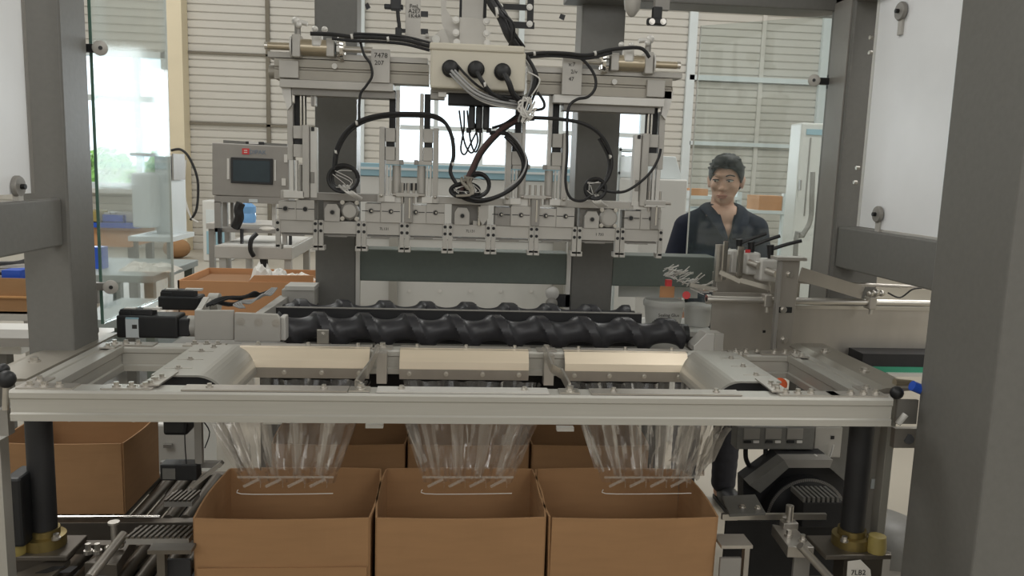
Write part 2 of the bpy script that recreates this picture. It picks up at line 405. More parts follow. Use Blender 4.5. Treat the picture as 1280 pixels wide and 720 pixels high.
# glass doors
def glass_door(a, c, z0, z1, label):
    a = Vector(a); c = Vector(c); t = thing('glass_door', (a.x, a.y, z0), label, 'door')
    d = (c-a).normalized(); n = Vector((-d.y, d.x, 0))*.004
    b = MB(); b.add([(a.x-n.x, a.y-n.y, z0), (c.x-n.x, c.y-n.y, z0), (c.x+n.x, c.y+n.y, z0), (a.x+n.x, a.y+n.y, z0),
                     (a.x-n.x, a.y-n.y, z1), (c.x-n.x, c.y-n.y, z1), (c.x+n.x, c.y+n.y, z1), (a.x+n.x, a.y+n.y, z1)],
                    [(0,3,2,1),(4,5,6,7),(0,1,5,4),(1,2,6,5),(2,3,7,6),(3,0,4,7)])
    b.build('pane', glass, t, fix=True)
    for q, s in ((a, -1), (c, 1)):
        MB().bar(Vector((q.x, q.y, z0))+d*s*.002, Vector((q.x, q.y, z1))+d*s*.002, .009, .003, up=d).build('glass_edge', glass_edge if s < 0 else machined_light, t)
    return t
ga = P(122, 250, 2.62); gc = P(213, 250, 3.25)
gl = glass_door((ga.x, ga.y, 0), (gc.x, gc.y, 0), P(130, 405, 2.62).z, 2.9, 'open clear glass door beside the left post')
gra = P(1040, 250, 3.0); grc = P(863, 250, 3.36)
glass_door((gra.x, gra.y, 0), (grc.x, grc.y, 0), 1.02, zt-.01, 'clear glass door at the right in front of the man')
def door_clamp(px, py, Y, dx, label):
    c = P(px, py, Y); t = thing('door_clamp', c, label, 'clamp', 'clamps of the glass doors')
    MB().lathe(c+Vector((0, -.012, 0)), (dx*.5, -1, 0), [(.022, 0), (.022, .006), (.019, .008)], 24).build('disc', machined, t, smooth=True)
    MB().cyl(c+Vector((dx*.004, -.019, 0)), c+Vector((dx*.006, -.023, 0)), .006, seg=10).build('screw', black, t)
    MB().box(c.x-.07*dx, c.x-.01*dx, c.y-.012, c.y+.012, c.z-.012, c.z+.012).build('block', machined_dark if py > 200 else black, t, bevel=.002)
    MB().box(c.x-.075*dx, c.x-.062*dx, c.y-.02, c.y+.02, c.z-.026, c.z+.026).build('hinge_plate', machined if py > 200 else black, t, bevel=.002)
door_clamp(127, 61, 2.6, 1, 'black hinge clamp with steel disc high on the left glass door')
door_clamp(140, 358, 2.6, 1, 'steel hinge clamp low on the left glass door')
door_clamp(1016, 101, 3.0, -1, 'black hinge clamp with round disc on the right glass door')

# ================================================================== ALUMINIUM FRAME WITH FUNNELS
FX0, FX1, FY0, FY1, FZ0, FZ1 = -1.023, 1.157, 1.925, 2.457, .975, 1.05
fr = thing('aluminium_frame', (0, 2.2, FZ0), 'horizontal aluminium profile frame with crossbars above the row of cartons', 'frame')
def rail_profile(y0, y1, face):       # face -1: grooves towards the camera
    h = FZ1-FZ0; g = .004; z = FZ0
    if face < 0: return [(y0, z), (y0, z+h*.22), (y0+g, z+h*.27), (y0+g, z+h*.70), (y0, z+h*.75), (y0, z+h*.92), (y0+.003, z+h), (y1, z+h), (y1, z)]
    return [(y0, z), (y0, z+h*.25), (y0+g, z+h*.3), (y0+g, z+h*.68), (y0, z+h*.73), (y0, z+h*.9), (y0+.003, z+h), (y1, z+h), (y1, z)]
MB().prism(rail_profile(FY0, FY0+.06, -1), 'x', FX0, FX1).build('front_rail', alu, fr)
MB().prism(rail_profile(FY1-.05, FY1, -1), 'x', FX0, FX1).build('rear_rail', alu, fr)
for x0, x1, s in ((FX0, FX0+.075, 1), (FX1-.075, FX1, -1)):
    h = FZ1-FZ0; g = .005*s; xi_, xo_ = (x1, x0) if s > 0 else (x0, x1)
    pr_ = [(xo_, FZ0), (xi_, FZ0), (xi_, FZ0+h*.25), (xi_-g, FZ0+h*.3), (xi_-g, FZ0+h*.68), (xi_, FZ0+h*.73), (xi_, FZ1), (xi_-.022*s, FZ1), (xi_-.024*s, FZ1-.004), (xi_-.05*s, FZ1-.004), (xi_-.052*s, FZ1), (xo_, FZ1)]
    MB().prism(pr_, 'y', FY0+.06, FY1-.05).build('side_rail', alu_side, fr)
# arched cross troughs
for (xa, xb, s) in ((-.745, -.63, 1), (.80, .915, -1)):
    xt0, xt1 = xa, xb; mid = []
    zt_ = FZ1+.006; N = 10; xs = xb if s > 0 else xa                 # flat top plus a curved skirt towards the centre
    prof = [(xa if s > 0 else xb, zt_), (xs, zt_)]
    for i in range(1, N+1):
        t = i/N*math.pi/2; prof.append((xs+s*.075*math.sin(t), zt_-.075*(1-math.cos(t))))
    prof2 = [(p[0]-(0 if i < 2 else .004*s), p[1]-.005) for i, p in enumerate(prof)]
    MB().prism(prof+list(reversed(prof2)), 'y', FY0+.135, FY1-.04).build('cross_trough', alu_side, fr)
    ins = [(xa if s > 0 else xb, zt_-.007), (xs, zt_-.007)]+[(p[0]-.006*s, p[1]-.006) for p in prof[2:8]]; ins += [(ins[-1][0], FZ0+.015), (xa if s > 0 else xb, FZ0+.015)]
    MB().prism(ins, 'y', FY0+.150, FY0+.155).build('trough_shade_sheet', black_matte, fr)  # black sheet standing in for the shade inside the open trough
    pts = [(xa+(.045 if s > 0 else .07), y, zt_) for y in (2.13, 2.23, 2.33)]
    pb = bolts(pts, .006, .008)
    for p in pts: pb.box(p[0]-.035, p[0]+.035, p[1]-.003, p[1]+.003, p[2], p[2]+.001)
    pb.build('slot_bolts', steel_dull, fr, kind='stuff')
# outer side strips
for (x0, x1) in ((FX0-.155, FX0-.02), (FX1+.02, FX1+.14)):
    b = MB().prism([(x0, FZ1-.012), (x0+.03, FZ1-.004), (x1, FZ1-.004), (x1, FZ1-.010), (x0, FZ1-.018)], 'y', FY0+.12, FY1+.16)
    b.build('outer_strip', alu_dark, fr)
    bolts([((x0+x1)/2, FY0+.3, FZ1-.004), ((x0+x1)/2, FY1+.02, FZ1-.004)], .010, .012).build('strip_bolts', steel, fr, kind='stuff')
# corner plates and flat brackets with bolts
def lplate(cx, cy, sx, sy, L1=.11, L2=.09, wdt=.045):
    pr_ = [(cx, cy), (cx+sx*L1, cy), (cx+sx*L1, cy+sy*wdt), (cx+sx*wdt, cy+sy*wdt), (cx+sx*wdt, cy+sy*L2), (cx, cy+sy*L2)]
    MB().prism(pr_, 'z', FZ1, FZ1+.004).build('corner_plate', steel_dull, fr)
    return [(cx+sx*d, cy+sy*wdt/2, FZ1+.004) for d in (.022, .055, .09)] + [(cx+sx*wdt/2, cy+sy*.07, FZ1+.004)]
bp = []
bp += lplate(FX0+.01, FY0+.01, 1, 1, .13, .10)
bp += lplate(FX1-.01, FY0+.01, -1, 1, .15, .10)
bp += lplate(FX0+.02, FY1-.005, 1, -1, .14, .08)
bp += lplate(FX1-.02, FY1-.005, -1, -1, .14, .08)
bp += lplate(-.70, FY0+.012, -1, 1, .12, .0701, .04); bp += lplate(.86, FY0+.012, 1, 1, .16, .0701, .04)
bp += lplate(-.66, FY1-.004, -1, -1, .12, .0701, .04); bp += lplate(.90, FY1-.004, 1, -1, .06, .0701, .04)
bp += [(x, FY0+.045+k*.03, FZ1+.006) for x, k in ((-.715, 0), (-.712, 1), (-.708, 2), (.865, 0), (.868, 1), (.872, 2))]
bolts(bp, .0065, .011).build('frame_bolts', steel, fr, kind='stuff')
for x in (-.735, .845): MB().prism([(x, FY0+.03), (x+.045, FY0+.03), (x+.05, FY0+.16), (x+.005, FY0+.16)], 'z', FZ1+.005, FZ1+.009).build('trough_plate', steel_dull, fr)
b = MB()
for x in (-.9, -.75, -.38, .1, .5, .8, 1.0): b.cyl((x, FY0+.03, FZ0), (x, FY0+.03, FZ0-.008), .008, seg=8)
b.build('underside_bolts', steel, fr, kind='stuff')
# funnels
def funnel(xa, xb, fa, fb, label, bright):
    t = thing('film_funnel', ((xa+xb)/2, 2.2, FZ0), label, 'funnel', 'three guide funnels in the aluminium frame')
    zt_ = FZ1+.001
    MB().box(xa, xb-.0, FY1-.035, FY1-.002, zt_, zt_+.004).build('top_plate', steel_dull, t)
    y1 = FY1-.055
    # bright sheet: lip, slanted face, then vertical lower face
    prof = [(y1+.02, zt_+.003), (y1, zt_+.002), (y1-.024, zt_-.030), (y1-.027, zt_-.052)]
    b = MB(); b.prism(prof+[(p[0]+.003, p[1]-.002) for p in reversed(prof)], 'x', xa, xb-.01); b.build('reflective_plate', gold, t)
    MB().prism([(y1-.0265, zt_-.0525), (y1-.0235, zt_-.0525), (y1-.018, zt_-.085), (y1-.021, zt_-.085)], 'x', xa, xb-.01).build('lower_plate', steel_dull, t)
    n = 4; pts = [(xa+.03+(xb-xa-.07)*i/(n-1), y1-.0265, zt_-.066) for i in range(n)]
    bolts(pts, .005, .006, (0, -1, 0)).build('plate_screws', steel, t, kind='stuff')
    bolts([(xa+.05+(xb-xa-.1)*i/2, FY1-.018, zt_+.004) for i in range(3)], .0055, .008).build('plate_bolts', steel, t, kind='stuff')
    MB().box(fa, fb, FY0+.004, FY0+.052, zt_, zt_+.004).build('front_plate', machined_light if bright else steel_dull, t)
    MB().prism([(FY0+.062, zt_), (FY0+.065, zt_), (FY0+.105, zt_-.085), (FY0+.102, zt_-.085)], 'x', fa+.01, fb-.01).build('front_guide', steel_dull, t)
    bolts([(fa+.06+(fb-fa-.12)*i/1, FY0+.03, zt_+.004) for i in range(2)], .006, .009).build('front_bolts', steel, t, kind='stuff')
    b = MB()
    b.box(xa-.005, xb, 2.03, 2.33, FZ0-.005, FZ0-.002)
    return t
funnel(-.615, -.215, -.63, -.235, 'left metal funnel with bright warm reflective plate in the frame', 0)
funnel(-.135, .267, -.165, .262, 'middle metal funnel with bright reflective plate and pale front plate', 1)
funnel(.368, .765, .37, .757, 'right metal funnel with bright warm reflective plate in the frame', 0)
# zigzag hinged dividers
for i, (xr_, xf_) in enumerate(((-.19, -.205), (.315, .318))):
    t = thing('link_divider', (xr_, 2.2, FZ0), ['folded steel link strip between left and middle funnels', 'folded steel link strip between middle and right funnels'][i], 'divider', 'link strips between funnels')
    MB().box(xr_-.03, xr_+.03, FY1-.05, FY1-.005, FZ1+.001, FZ1+.005).build('rear_bracket', steel_dull, t)
    MB().box(xr_-.012, xr_+.018, FY1-.09, FY1-.055, FZ0-.02, FZ1-.002).build('post', steel_dull, t)
    MB().box(xf_-.028, xf_+.022, FY0+.01, FY0+.05, FZ1+.001, FZ1+.005).build('front_bracket', steel, t)
    sg = -1 if i == 0 else 1
    pp = [(xr_-.01, 2.39, FZ1+.01), (xr_-.012+.012*sg, 2.29, FZ1-.02), (xr_-.005+.02*sg, 2.19, FZ1-.01), (xr_-.01+.03*sg, 2.08, FZ1-.02), (xf_, FY0+.05, FZ1+.004)]
    for a, c in zip(pp[:-1], pp[1:]): MB().bar(a, Vector(c)+Vector((0, -.012, 0)), .006, .028).build('link', steel, t)
    bolts([(xr_, FY1-.025, FZ1+.005), (xf_, FY0+.03, FZ1+.005)], .009, .012).build('bracket_bolts', steel, t, kind='stuff')
# plastic film liners hanging into the cartons
def liner(cx, wt, wbm, yf, label, tilt=0., dense=1):
    t = thing('plastic_liner', (cx, 2.2, .72), label, 'plastic liner', 'clear plastic liners hanging from the frame')
    z1, z0 = FZ0-.002, .765; N = 40
    def sheetrows(y0, y1, w0, w1, za, zb, amp, fr_, sh=0):
        rows = []
        for j in range(9):
            s = j/8; z = za+(zb-za)*s; w_ = w0+(w1-w0)*s; y = y0+(y1-y0)*s
            rows.append([(cx+sh*s+(k/N-.5)*w_, y+amp*(1-.4*s)*math.sin(k/N*fr_*2*math.pi+s*.8)+.006*math.sin(k*1.7+j), z) for k in range(N+1)])
        return rows
    MB().grid(sheetrows(2.10, 2.14, wt, wbm, z1, z0-.03, .008, 4, tilt)).build('front_sheet', film, t, smooth=True, fix=False)
    MB().grid(sheetrows(2.34, 2.24, wt, wbm, z1, z0-.03, .008, 4, tilt)).build('back_sheet', film, t, smooth=True, fix=False)
    for sgn in (-1, 1):       # side wings
        rows = []
        for j in range(7):
            s = j/6; z = z1+(z0-.0-z1)*s; w_ = wt+(wbm-wt)*s
            rows.append([(cx+tilt*s+sgn*w_/2+.01*math.sin(k*1.1), 2.10+.04*s+(.24-.14*s)*k/8, z) for k in range(9)])
        MB().grid(rows).build('side_wing', film, t, smooth=True, fix=False)
    for i in range(4):        # folded finger strips
        u = (i+.5)/4-.5
        xa, xb = cx+u*wt*.86, cx+tilt+u*wbm*.92
        b = MB(); rows = []
        for j in range(8):
            s = j/7; x = xa+(xb-xa)*s; w_ = .020*(1-.45*s); rows.append([(x-w_+.3*w_*math.sin(k*2), 2.085+.03*s+.004*math.cos(k*2.3), z1+(z0-z1)*s) if k < 1 else (x-w_+w_*2*k/4, 2.085+.03*s+.007*math.sin(k*1.57), z1+(z0-z1)*s) for k in range(5)])
        b.grid(rows); b.build('finger_strip', film_dense if dense else film, t, smooth=True, fix=False)
        w4 = wbm*.92/4
        z2 = z0-.006
        MB().bar((xb-w4*.42, 2.112, z2-.024), (xb+w4*.3, 2.112, z2-.002), .0006, .008).bar((xb+w4*.36, 2.112, z2-.026), (xb+w4*.36, 2.112, z2), .0006, .006).build('folded_tip', film_dense, t)
    MB().bar((cx+tilt-wbm/2, 2.11, z0-.002), (cx+tilt+wbm/2, 2.11, z0-.002), .0006, .006).build('fold_band', film_dense, t)
    rr = [(cx+tilt-wbm*.5, 2.116, z0-.040), (cx+tilt-wbm*.47, 2.116, z0-.052), (cx+tilt, 2.116, z0-.053), (cx+tilt+wbm*.49, 2.116, z0-.051)]
    MB().tube(rr, .0012, 5, 3).build('bottom_edge', tape, t)
    MB().pbox(0, 0, 1, 1, 2, .01)
    return t
liner(P(351, 530, 2.12).x, .42, .255, 0, 'clear plastic liner hanging into the left front carton', P(358, 600, 2.12).x-P(351, 530, 2.12).x)
liner(P(590, 530, 2.12).x, .40, .25, 0, 'clear plastic liner hanging into the middle front carton', P(585, 600, 2.12).x-P(590, 530, 2.12).x)
liner(P(805, 535, 2.12).x, .38, .255, 0, 'clear plastic liner hanging into the right front carton', P(810, 605, 2.12).x-P(805, 535, 2.12).x)
# film scraps / pale tape tabs below the front rail
for i, (px, py) in enumerate(((340, 527), (467, 532), (705, 536))):
    p = P(px, py, 2.03)
    tag(MB().box(p.x-.02, p.x+.025, 2.02, 2.04, p.z-.004, p.z+.006).build('clip', machined_light), ['small white clip under the front rail above the left liner', 'small white clip under the front rail left of the middle liner', 'small white clip under the front rail left of the right liner'][i], 'clip', 'white clips under the front rail')
b = MB()
for i in range(7):
    a = P(862+i*7, 532, 2.2); c = P(832+i*6+random.uniform(-6, 6), 596-random.uniform(0, 25), 2.25); rows = []
    for j in range(6):
        s = j/5; rows.append([(a.x+(c.x-a.x)*s+.03*k/3+.012*random.uniform(-1, 1)*s, 2.2+.02*random.uniform(-1, 1)+.02*(k % 2), a.z+(c.z-a.z)*s+.01*random.uniform(-1, 1)) for k in range(4)])
    b.grid(rows)
tag(b.build('crumpled_film', film_dense, smooth=True, fix=False), 'bunch of crumpled white plastic film hanging right of the liners', 'plastic film')

# ================================================================== CARTONS
def carton(x0, x1, y0, y1, z0, z1, label, group, spread=.0, front_flap=0, m_out=card, open_top=True, bulge=.01):
    t = thing('cardboard_carton', ((x0+x1)/2, (y0+y1)/2, z0), label, 'carton', group); th = .005
    def wall(name, a, c, nrm, lean=0):
        a = Vector(a); c = Vector(c); n = Vector(nrm); rows = []; NN = 8
        vs = []; b = MB()
        for k in range(NN+1):
            s = k/NN; p = a+(c-a)*s; off = n*(bulge*math.sin(s*math.pi))
            for z, le in ((z0, 0), (z0+(z1-z0)*.5, .4), (z1, 1)):
                q = p+off*le+n*lean*le; vs.append((q.x, q.y, z)); vs.append((q.x-n.x*th, q.y-n.y*th, z))
        fs = []
        for k in range(NN):
            o_ = k*6; p_ = (k+1)*6
            fs += [(o_, p_, p_+2, o_+2), (o_+2, p_+2, p_+4, o_+4), (o_+1, o_+3, p_+3, p_+1), (o_+3, o_+5, p_+5, p_+3), (o_+4, p_+4, p_+5, o_+5), (o_, o_+1, p_+1, p_)]
        fs += [(0, 2, 3, 1), (2, 4, 5, 3), (NN*6, NN*6+1, NN*6+3, NN*6+2), (NN*6+2, NN*6+3, NN*6+5, NN*6+4)]
        b.add(vs, fs); return b.build(name, m_out, t)
    g = .004
    wall('front_panel', (x0+g, y0, 0), (x1-g, y0, 0), (0, -1, 0), spread)
    wall('back_panel', (x0+g, y1, 0), (x1-g, y1, 0), (0, 1, 0), 0)
    wall('side_panel', (x0, y0+g, 0), (x0, y1-g, 0), (-1, 0, 0), spread)
    wall('side_panel', (x1, y0+g, 0), (x1, y1-g, 0), (1, 0, 0), spread)
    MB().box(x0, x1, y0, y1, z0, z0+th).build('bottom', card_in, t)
    if front_flap: MB().box(x0+.01, x1-.008, y0-.008, y0-.003, z0+.02, z1-.133).build('glued_flap', m_out, t)
    return t
ZR = .69; ZB = .45
Yf0, Yf1 = 2.012, 2.365
carton(-.637, -.185, Yf0, Yf1, ZB, ZR, 'open brown cardboard carton at the left of the front row', 'front row of open cartons', 0, 1)
carton(-.172, .279, Yf0, Yf1, ZB, ZR, 'open brown cardboard carton in the middle of the front row', 'front row of open cartons', 0, 0)
carton(.290, .746, Yf0, Yf1, ZB, ZR, 'open brown cardboard carton at the right of the front row', 'front row of open cartons', .004, 0)
carton(-1.42, -1.03, 2.58, 2.90, ZB, ZR, 'open brown cardboard carton standing apart at the left behind the black column', 'rear row of open cartons', .002)
carton(-.56, -.125, 2.58, 2.93, ZB, ZR, 'open brown cardboard carton of the rear row behind the left liner', 'rear row of open cartons')
carton(-.115, .29, 2.58, 2.93, ZB, ZR, 'open brown cardboard carton of the rear row behind the middle liner', 'rear row of open cartons')
carton(.30, .70, 2.58, 2.93, ZB, ZR, 'open brown cardboard carton of the rear row behind the right liner', 'rear row of open cartons')

# ================================================================== LOWER CONVEYOR
cv = thing('carton_conveyor', (0, 2.4, 0), 'shade-darkened steel carton conveyor under the boxes with side rails and rollers', 'conveyor')
for y in (1.93, 2.40, 2.56, 2.97): MB().box(-1.75, .86, y-.018, y+.018, ZB-.09, ZB-.012).build('side_rail', shade_steel, cv, bevel=.002)
for y0, y1 in ((1.95, 2.38), (2.58, 2.95)):
    first = None
    for k in range(46):
        x = -1.72+k*.055
        if first is None: first = MB().cyl((x, y0, ZB-.023), (x, y1, ZB-.023), .02, seg=10).build('roller', shade_steel, cv, smooth=True); fx = first.location.x
        else: o = first.copy(); COL.objects.link(o); o.location.x = fx+k*.055
for x in (-1.5, -.9, -.3, .3, .80): MB().box(x-.03, x+.03, 1.95, 2.95, ZB-.17, ZB-.10).build('cross_member', black_matte, cv)
for x in (-1.6, 0, .80):
    for y in (1.98, 2.9): MB().box(x-.03, x+.03, y-.03, y+.03, 0, ZB-.17).build('leg', grey_paint, cv)
MB().box(-1.7, .9, 1.9, 2.97, .10, .13).build('base_plate', black_matte, cv)
# guide rails in view
def guide(name, pts, r, material, label, cat):
    return tag(MB().tube([P(*p) for p in pts], r, 10, 4).build(name, material, None, smooth=True), label, cat)
guide('guide_rod', [(70, 646, 2.45), (200, 646, 2.45)], .005, chrome, 'thin bright rod across the left, just below the apart carton', 'rod')
gb = tag(MB().box(P(903, 646, 2.35).x, P(1033, 650, 2.35).x, 2.35, 2.362, P(960, 650, 2.35).z, P(960, 643, 2.35).z).build('guide_bar', steel), 'flat bright steel guide bar right of the front cartons', 'bar')
guide('guide_rod', [(1000, 682, 2.1), (1040, 725, 2.1)], .012, steel_dull, 'slanting round steel rod at the lower right', 'rod')
guide('guide_rod', [(112, 722, 2.05), (155, 668, 2.2)], .013, steel_dull, 'slanting round steel rod at the lower left', 'rod')
def slab(name, poly, z, th, material, label, cat, extras=None):
    t = thing(name, Pz(*poly[0], z), label, cat)
    MB().prism([(Pz(a, c, z).x, Pz(a, c, z).y) for a, c in poly], 'z', z-th, z).build('plate', material, t, bevel=.002)
    return t
t = slab('rod_bracket', [(105, 703), (150, 682), (170, 668), (146, 706)], .50, .035, shade_steel, 'slanted steel bracket plate with two bolts at the lower left', 'bracket')
c_ = Pz(122, 692, .5); bolts([c_, c_+Vector((-.025, .0, 0))], .008, .03).build('bolts', steel, t, kind='stuff')
MB().box(c_.x+.01, c_.x+.05, c_.y-.03, c_.y-.02, .3, .465).build('leg', machined_dark, t)
t = slab('rod_bracket', [(985, 683), (1018, 684), (995, 660), (965, 655)], .53, .035, steel_dull, 'slanted steel bracket plate with clamp at the lower right', 'bracket')
c_ = Pz(1003, 676, .53); bolts([c_, c_+Vector((-.03, .03, 0))], .008, .02).build('bolts', steel, t, kind='stuff')
MB().box(c_.x-.03, c_.x+.02, c_.y-.02, c_.y-.01, .3, .495).build('leg', machined_dark, t)
p = P(986, 650, 2.3); MB().cyl((p.x, p.y, p.z-.05), (p.x, p.y, p.z+.048), .012).build('clamp_post', steel, t, smooth=True)
MB().box(p.x-.024, p.x+.024, p.y-.02, p.y+.014, p.z-.025, p.z-.002).build('clamp_block', steel_dull, t, bevel=.003)
MB().cyl((p.x-.022, p.y, p.z+.01), (p.x-.005, p.y, p.z+.01), .006).build('clamp_screw', steel, t)
# vertical stub with cap and folded plates on the left
p = P(143, 672, 2.25); t = thing('guide_clamp', p, 'upright steel clamp pin with wide cap at lower left', 'clamp')
MB().cyl((p.x, p.y, p.z-.02), (p.x, p.y, p.z+.042), .009).build('pin', steel_dull, t, smooth=True)
MB().cyl((p.x, p.y, p.z+.042), (p.x, p.y, p.z+.048), .016).build('cap', steel, t, smooth=True)
MB().ball((p.x-.01, p.y-.02, p.z-.022), .011, sc=(1, 1, .8)).ball((p.x+.024, p.y-.02, p.z-.012), .011).build('nut', steel, t, smooth=True)
MB().box(p.x-.3, p.x+.02, p.y+.0, p.y+.03, p.z-.05, p.z-.022).build('base_bar', shade_steel, t)
# ribbed plastic chain strips
def ribstrip(px0, px1, y, Y, d, label, h=.02, z=None):
    t = thing('ribbed_chain', P(px0, y, Y), label, 'chain', 'ribbed grey conveyor chains')
    a = P(px0, y, Y); c = P(px1, y, Y); b = MB(); n = max(4, int((c.x-a.x)/.014))
    MB().box(a.x, c.x, Y, Y+d, a.z-h, a.z-.004).build('bed', machined_dark, t)
    for k in range(n):
        x = a.x+(c.x-a.x)*k/n; b.prism([(x, Y), (x+.007, Y), (x+.019, Y+d), (x+.012, Y+d)], 'z', a.z-.004, a.z+.003)
    b.build('ribs', shade_steel, t, kind='stuff')
ribstrip(157, 236, 672, 2.12, .07, 'ribbed grey chain strip at the lower left beside the front carton')
ribstrip(205, 240, 626, 2.50, .08, 'short ribbed grey chain strip higher up at the left, by the carton')
# machined bracket with slots bottom-left, valve bits
t = thing('slotted_plate', Pz(40, 705, .5), 'slotted steel plate at the bottom left corner', 'plate')
a0, a1 = Pz(8, 718, .5), Pz(88, 700, .5)
MB().prism([(a0.x, a0.y-.03), (a1.x-.01, a0.y-.03), (a1.x, a1.y), (a0.x+.07, a1.y)], 'z', .488, .5).build('plate', shade_steel, t)
MB().prism([(a0.x+.07, a0.y+.005), (a0.x+.10, a0.y+.005), (a0.x+.135, a0.y+.04), (a0.x+.10, a0.y+.04)], 'z', .500, .5015).build('slot', black_matte, t)
MB().prism([(a0.x+.13, a0.y+.005), (a0.x+.16, a0.y+.005), (a0.x+.165, a0.y+.04), (a0.x+.145, a0.y+.04)], 'z', .500, .5015).build('slot', black_matte, t)
t = thing('bracket_shelf', P(190, 690, 2.0), 'small steel shelf bracket left of the left front carton', 'bracket')
Q('top', shade_steel, t, (184, 688, 239, 693, 1.97, .04)); Q('leg', shade_steel, t, (196, 693, 206, 725, 1.98, .02)); Q('leg', black_matte, t, (208, 700, 238, 725, 2.0, .01))
t = thing('bracket_shelf', P(930, 685, 2.0), 'small steel shelf bracket right of the right front carton', 'bracket')
Q('top', steel_dull, t, (902, 682, 941, 686, 1.98, .07)); Q('leg', steel_dull, t, (930, 686, 936, 722, 2.02, .02))
Q('perforated_base', machined_dark, t, (900, 698, 926, 722, 1.99, .01))
tag(MB().prism([(P(897, 0, 2.4).x, P(0, 640, 2.4).z), (P(897, 0, 2.4).x, P(0, 678, 2.4).z), (P(921, 0, 2.4).x, P(0, 676, 2.4).z)], 'y', 2.30, 2.33).build('green_guide', teal), 'small green triangular guide beside the right front carton', 'guide')
tag(MB().prism([(P(225, 0, 2.3).x, P(0, 680, 2.3).z), (P(238, 0, 2.3).x, P(0, 655, 2.3).z), (P(238, 0, 2.3).x, P(0, 678, 2.3).z)], 'y', 2.28, 2.31).build('green_guide', teal), 'small green triangular guide beside the left front carton', 'guide')

# columns with collars carrying the frame
def column(px, Y, label, pyb):
    p = P(px, 600, Y); zb = P(px, pyb, Y).z; t = thing('lift_column', (p.x, Y, zb-.10), label, 'column', 'black columns under the frame')
    MB().cyl((p.x, Y, zb), (p.x, Y, FZ0), .034, seg=24).build('sleeve', black_matte, t, smooth=True)
    MB().lathe((p.x, Y, zb-.03), (0, 0, 1), [(.055, 0), (.055, .03), (.04, .032), (.04, .05)], 24).build('collar', brass, t, smooth=True)
    MB().box(p.x-.11, p.x+.09, Y-.07, Y+.06, zb-.045, zb-.03).build('flange', shade_steel, t, bevel=.003)
    s = -1 if px < 500 else 1
    MB().lathe((p.x+s*.052, Y-.05, zb-.03), (0, 0, 1), [(.026, 0), (.028, .02), (.024, .05), (.012, .052)], 12).build('grease_cup', yellow_wax, t, smooth=True)
    bolts([(p.x-.045, Y-.045, zb-.0), (p.x+.045, Y-.03, zb+.0)], .008, .016).build('collar_bolts', steel, t, kind='stuff')
    MB().box(p.x-.02*s, p.x+.10*s, Y-.01, Y+.05, .14, zb-.045).build('support', shade_steel, t)
    return t, p, zb
column(52, 2.22, 'black round column with brass collar under the left of the frame', 668)
tc, pc, zc_ = column(1071, 2.17, 'black round column with brass collar under the right of the frame', 668)
# support profile and grey plate beside the right column
t = thing('upright_profile', (P(1108, 600, 2.2).x, 2.2, 0), 'pale aluminium upright profile with grey plate behind the right black column', 'post')
MB().box(P(1103, 600, 2.2).x, P(1113, 600, 2.2).x, 2.2, 2.24, .14, FZ0).build('profile', alu_side, t, bevel=.002)
MB().box(P(1083, 600, 2.26).x, P(1103, 600, 2.26).x, 2.26, 2.27, .5, FZ0).build('cover_plate', machined_dark, t)
Q('sticker', label_w, t, (1089, 599, 1094, 611, 2.257, .002))
t = thing('paper_tag', P(1072, 705, 2.1), 'white paper tag with handwriting below the right column', 'tag')
pp = [(1060, 702), (1076, 700), (1088, 712), (1090, 730), (1058, 730)]
MB().prism([(P(a, c, 2.09).x, P(a, c, 2.09).z) for a, c in pp], 'y', 2.09, 2.092).build('paper', tape, t)
text('handwriting', '7LB2', .022, ink, t, P(1073, 716, 2.088))
# left edge upright
t = thing('upright_profile', (P(2, 650, 2.0).x, 2.0, 0), 'pale aluminium upright at the very left edge with black motor behind', 'post')
MB().box(P(-14, 640, 2.0).x, P(5, 640, 2.0).x, 2.0, 2.04, .14, .9).build('profile', alu_side, t)
t = thing('small_motor', P(20, 640, 2.15), 'black motor with pale blue label beside the left upright', 'motor')
Q('body', black, t, (5, 598, 28, 685, 2.14, .10), bevel=.008); Q('label_plate', label_w, t, (5, 630, 15, 662, 2.136, .003))
t = thing('hose_fitting', P(8, 480, 1.95), 'black hose fitting with steel nut at the left end of the frame', 'fitting')
MB().ball(P(8, 474, 2.0), .022).ball(P(4, 462, 2.02), .015).build('elbow', black, t, smooth=True)
MB().cyl(P(8, 480, 2.0), P(7, 512, 2.0), .008).build('stem', steel, t, smooth=True)
MB().box(P(-4, 530, 2.0).x, P(10, 530, 2.0).x, 2.0, 2.03, P(4, 545, 2.0).z, P(4, 512, 2.0).z).build('bracket', machined_dark, t)
# right end fittings
t = thing('hose_fitting', P(1125, 490, 2.05), 'black and blue hose fittings at the right end of the frame', 'fitting')
MB().ball(P(1121, 491, 2.0), .018).build('black_cap', black, t, smooth=True)
MB().cyl(P(1118, 478, 2.08), P(1140, 480, 2.08), .011).build('brass_tube', brass_fit, t, smooth=True)
MB().cyl(P(1140, 482, 2.0), P(1152, 487, 2.0), .014).build('blue_plug', blue, t, smooth=True)
MB().cyl(P(1122, 530, 1.98), P(1132, 518, 1.98), .008).build('sensor', cable_white, t, smooth=True)
Q('bracket_plate', machined_dark, t, (1121, 500, 1147, 530, 2.06, .01)); Q('lower_bracket', steel_dull, t, (1118, 536, 1150, 560, 2.06, .02))
MB().cyl(P(1136, 549, 2.055), P(1136, 549, 2.07), .014).build('bore', black, t)

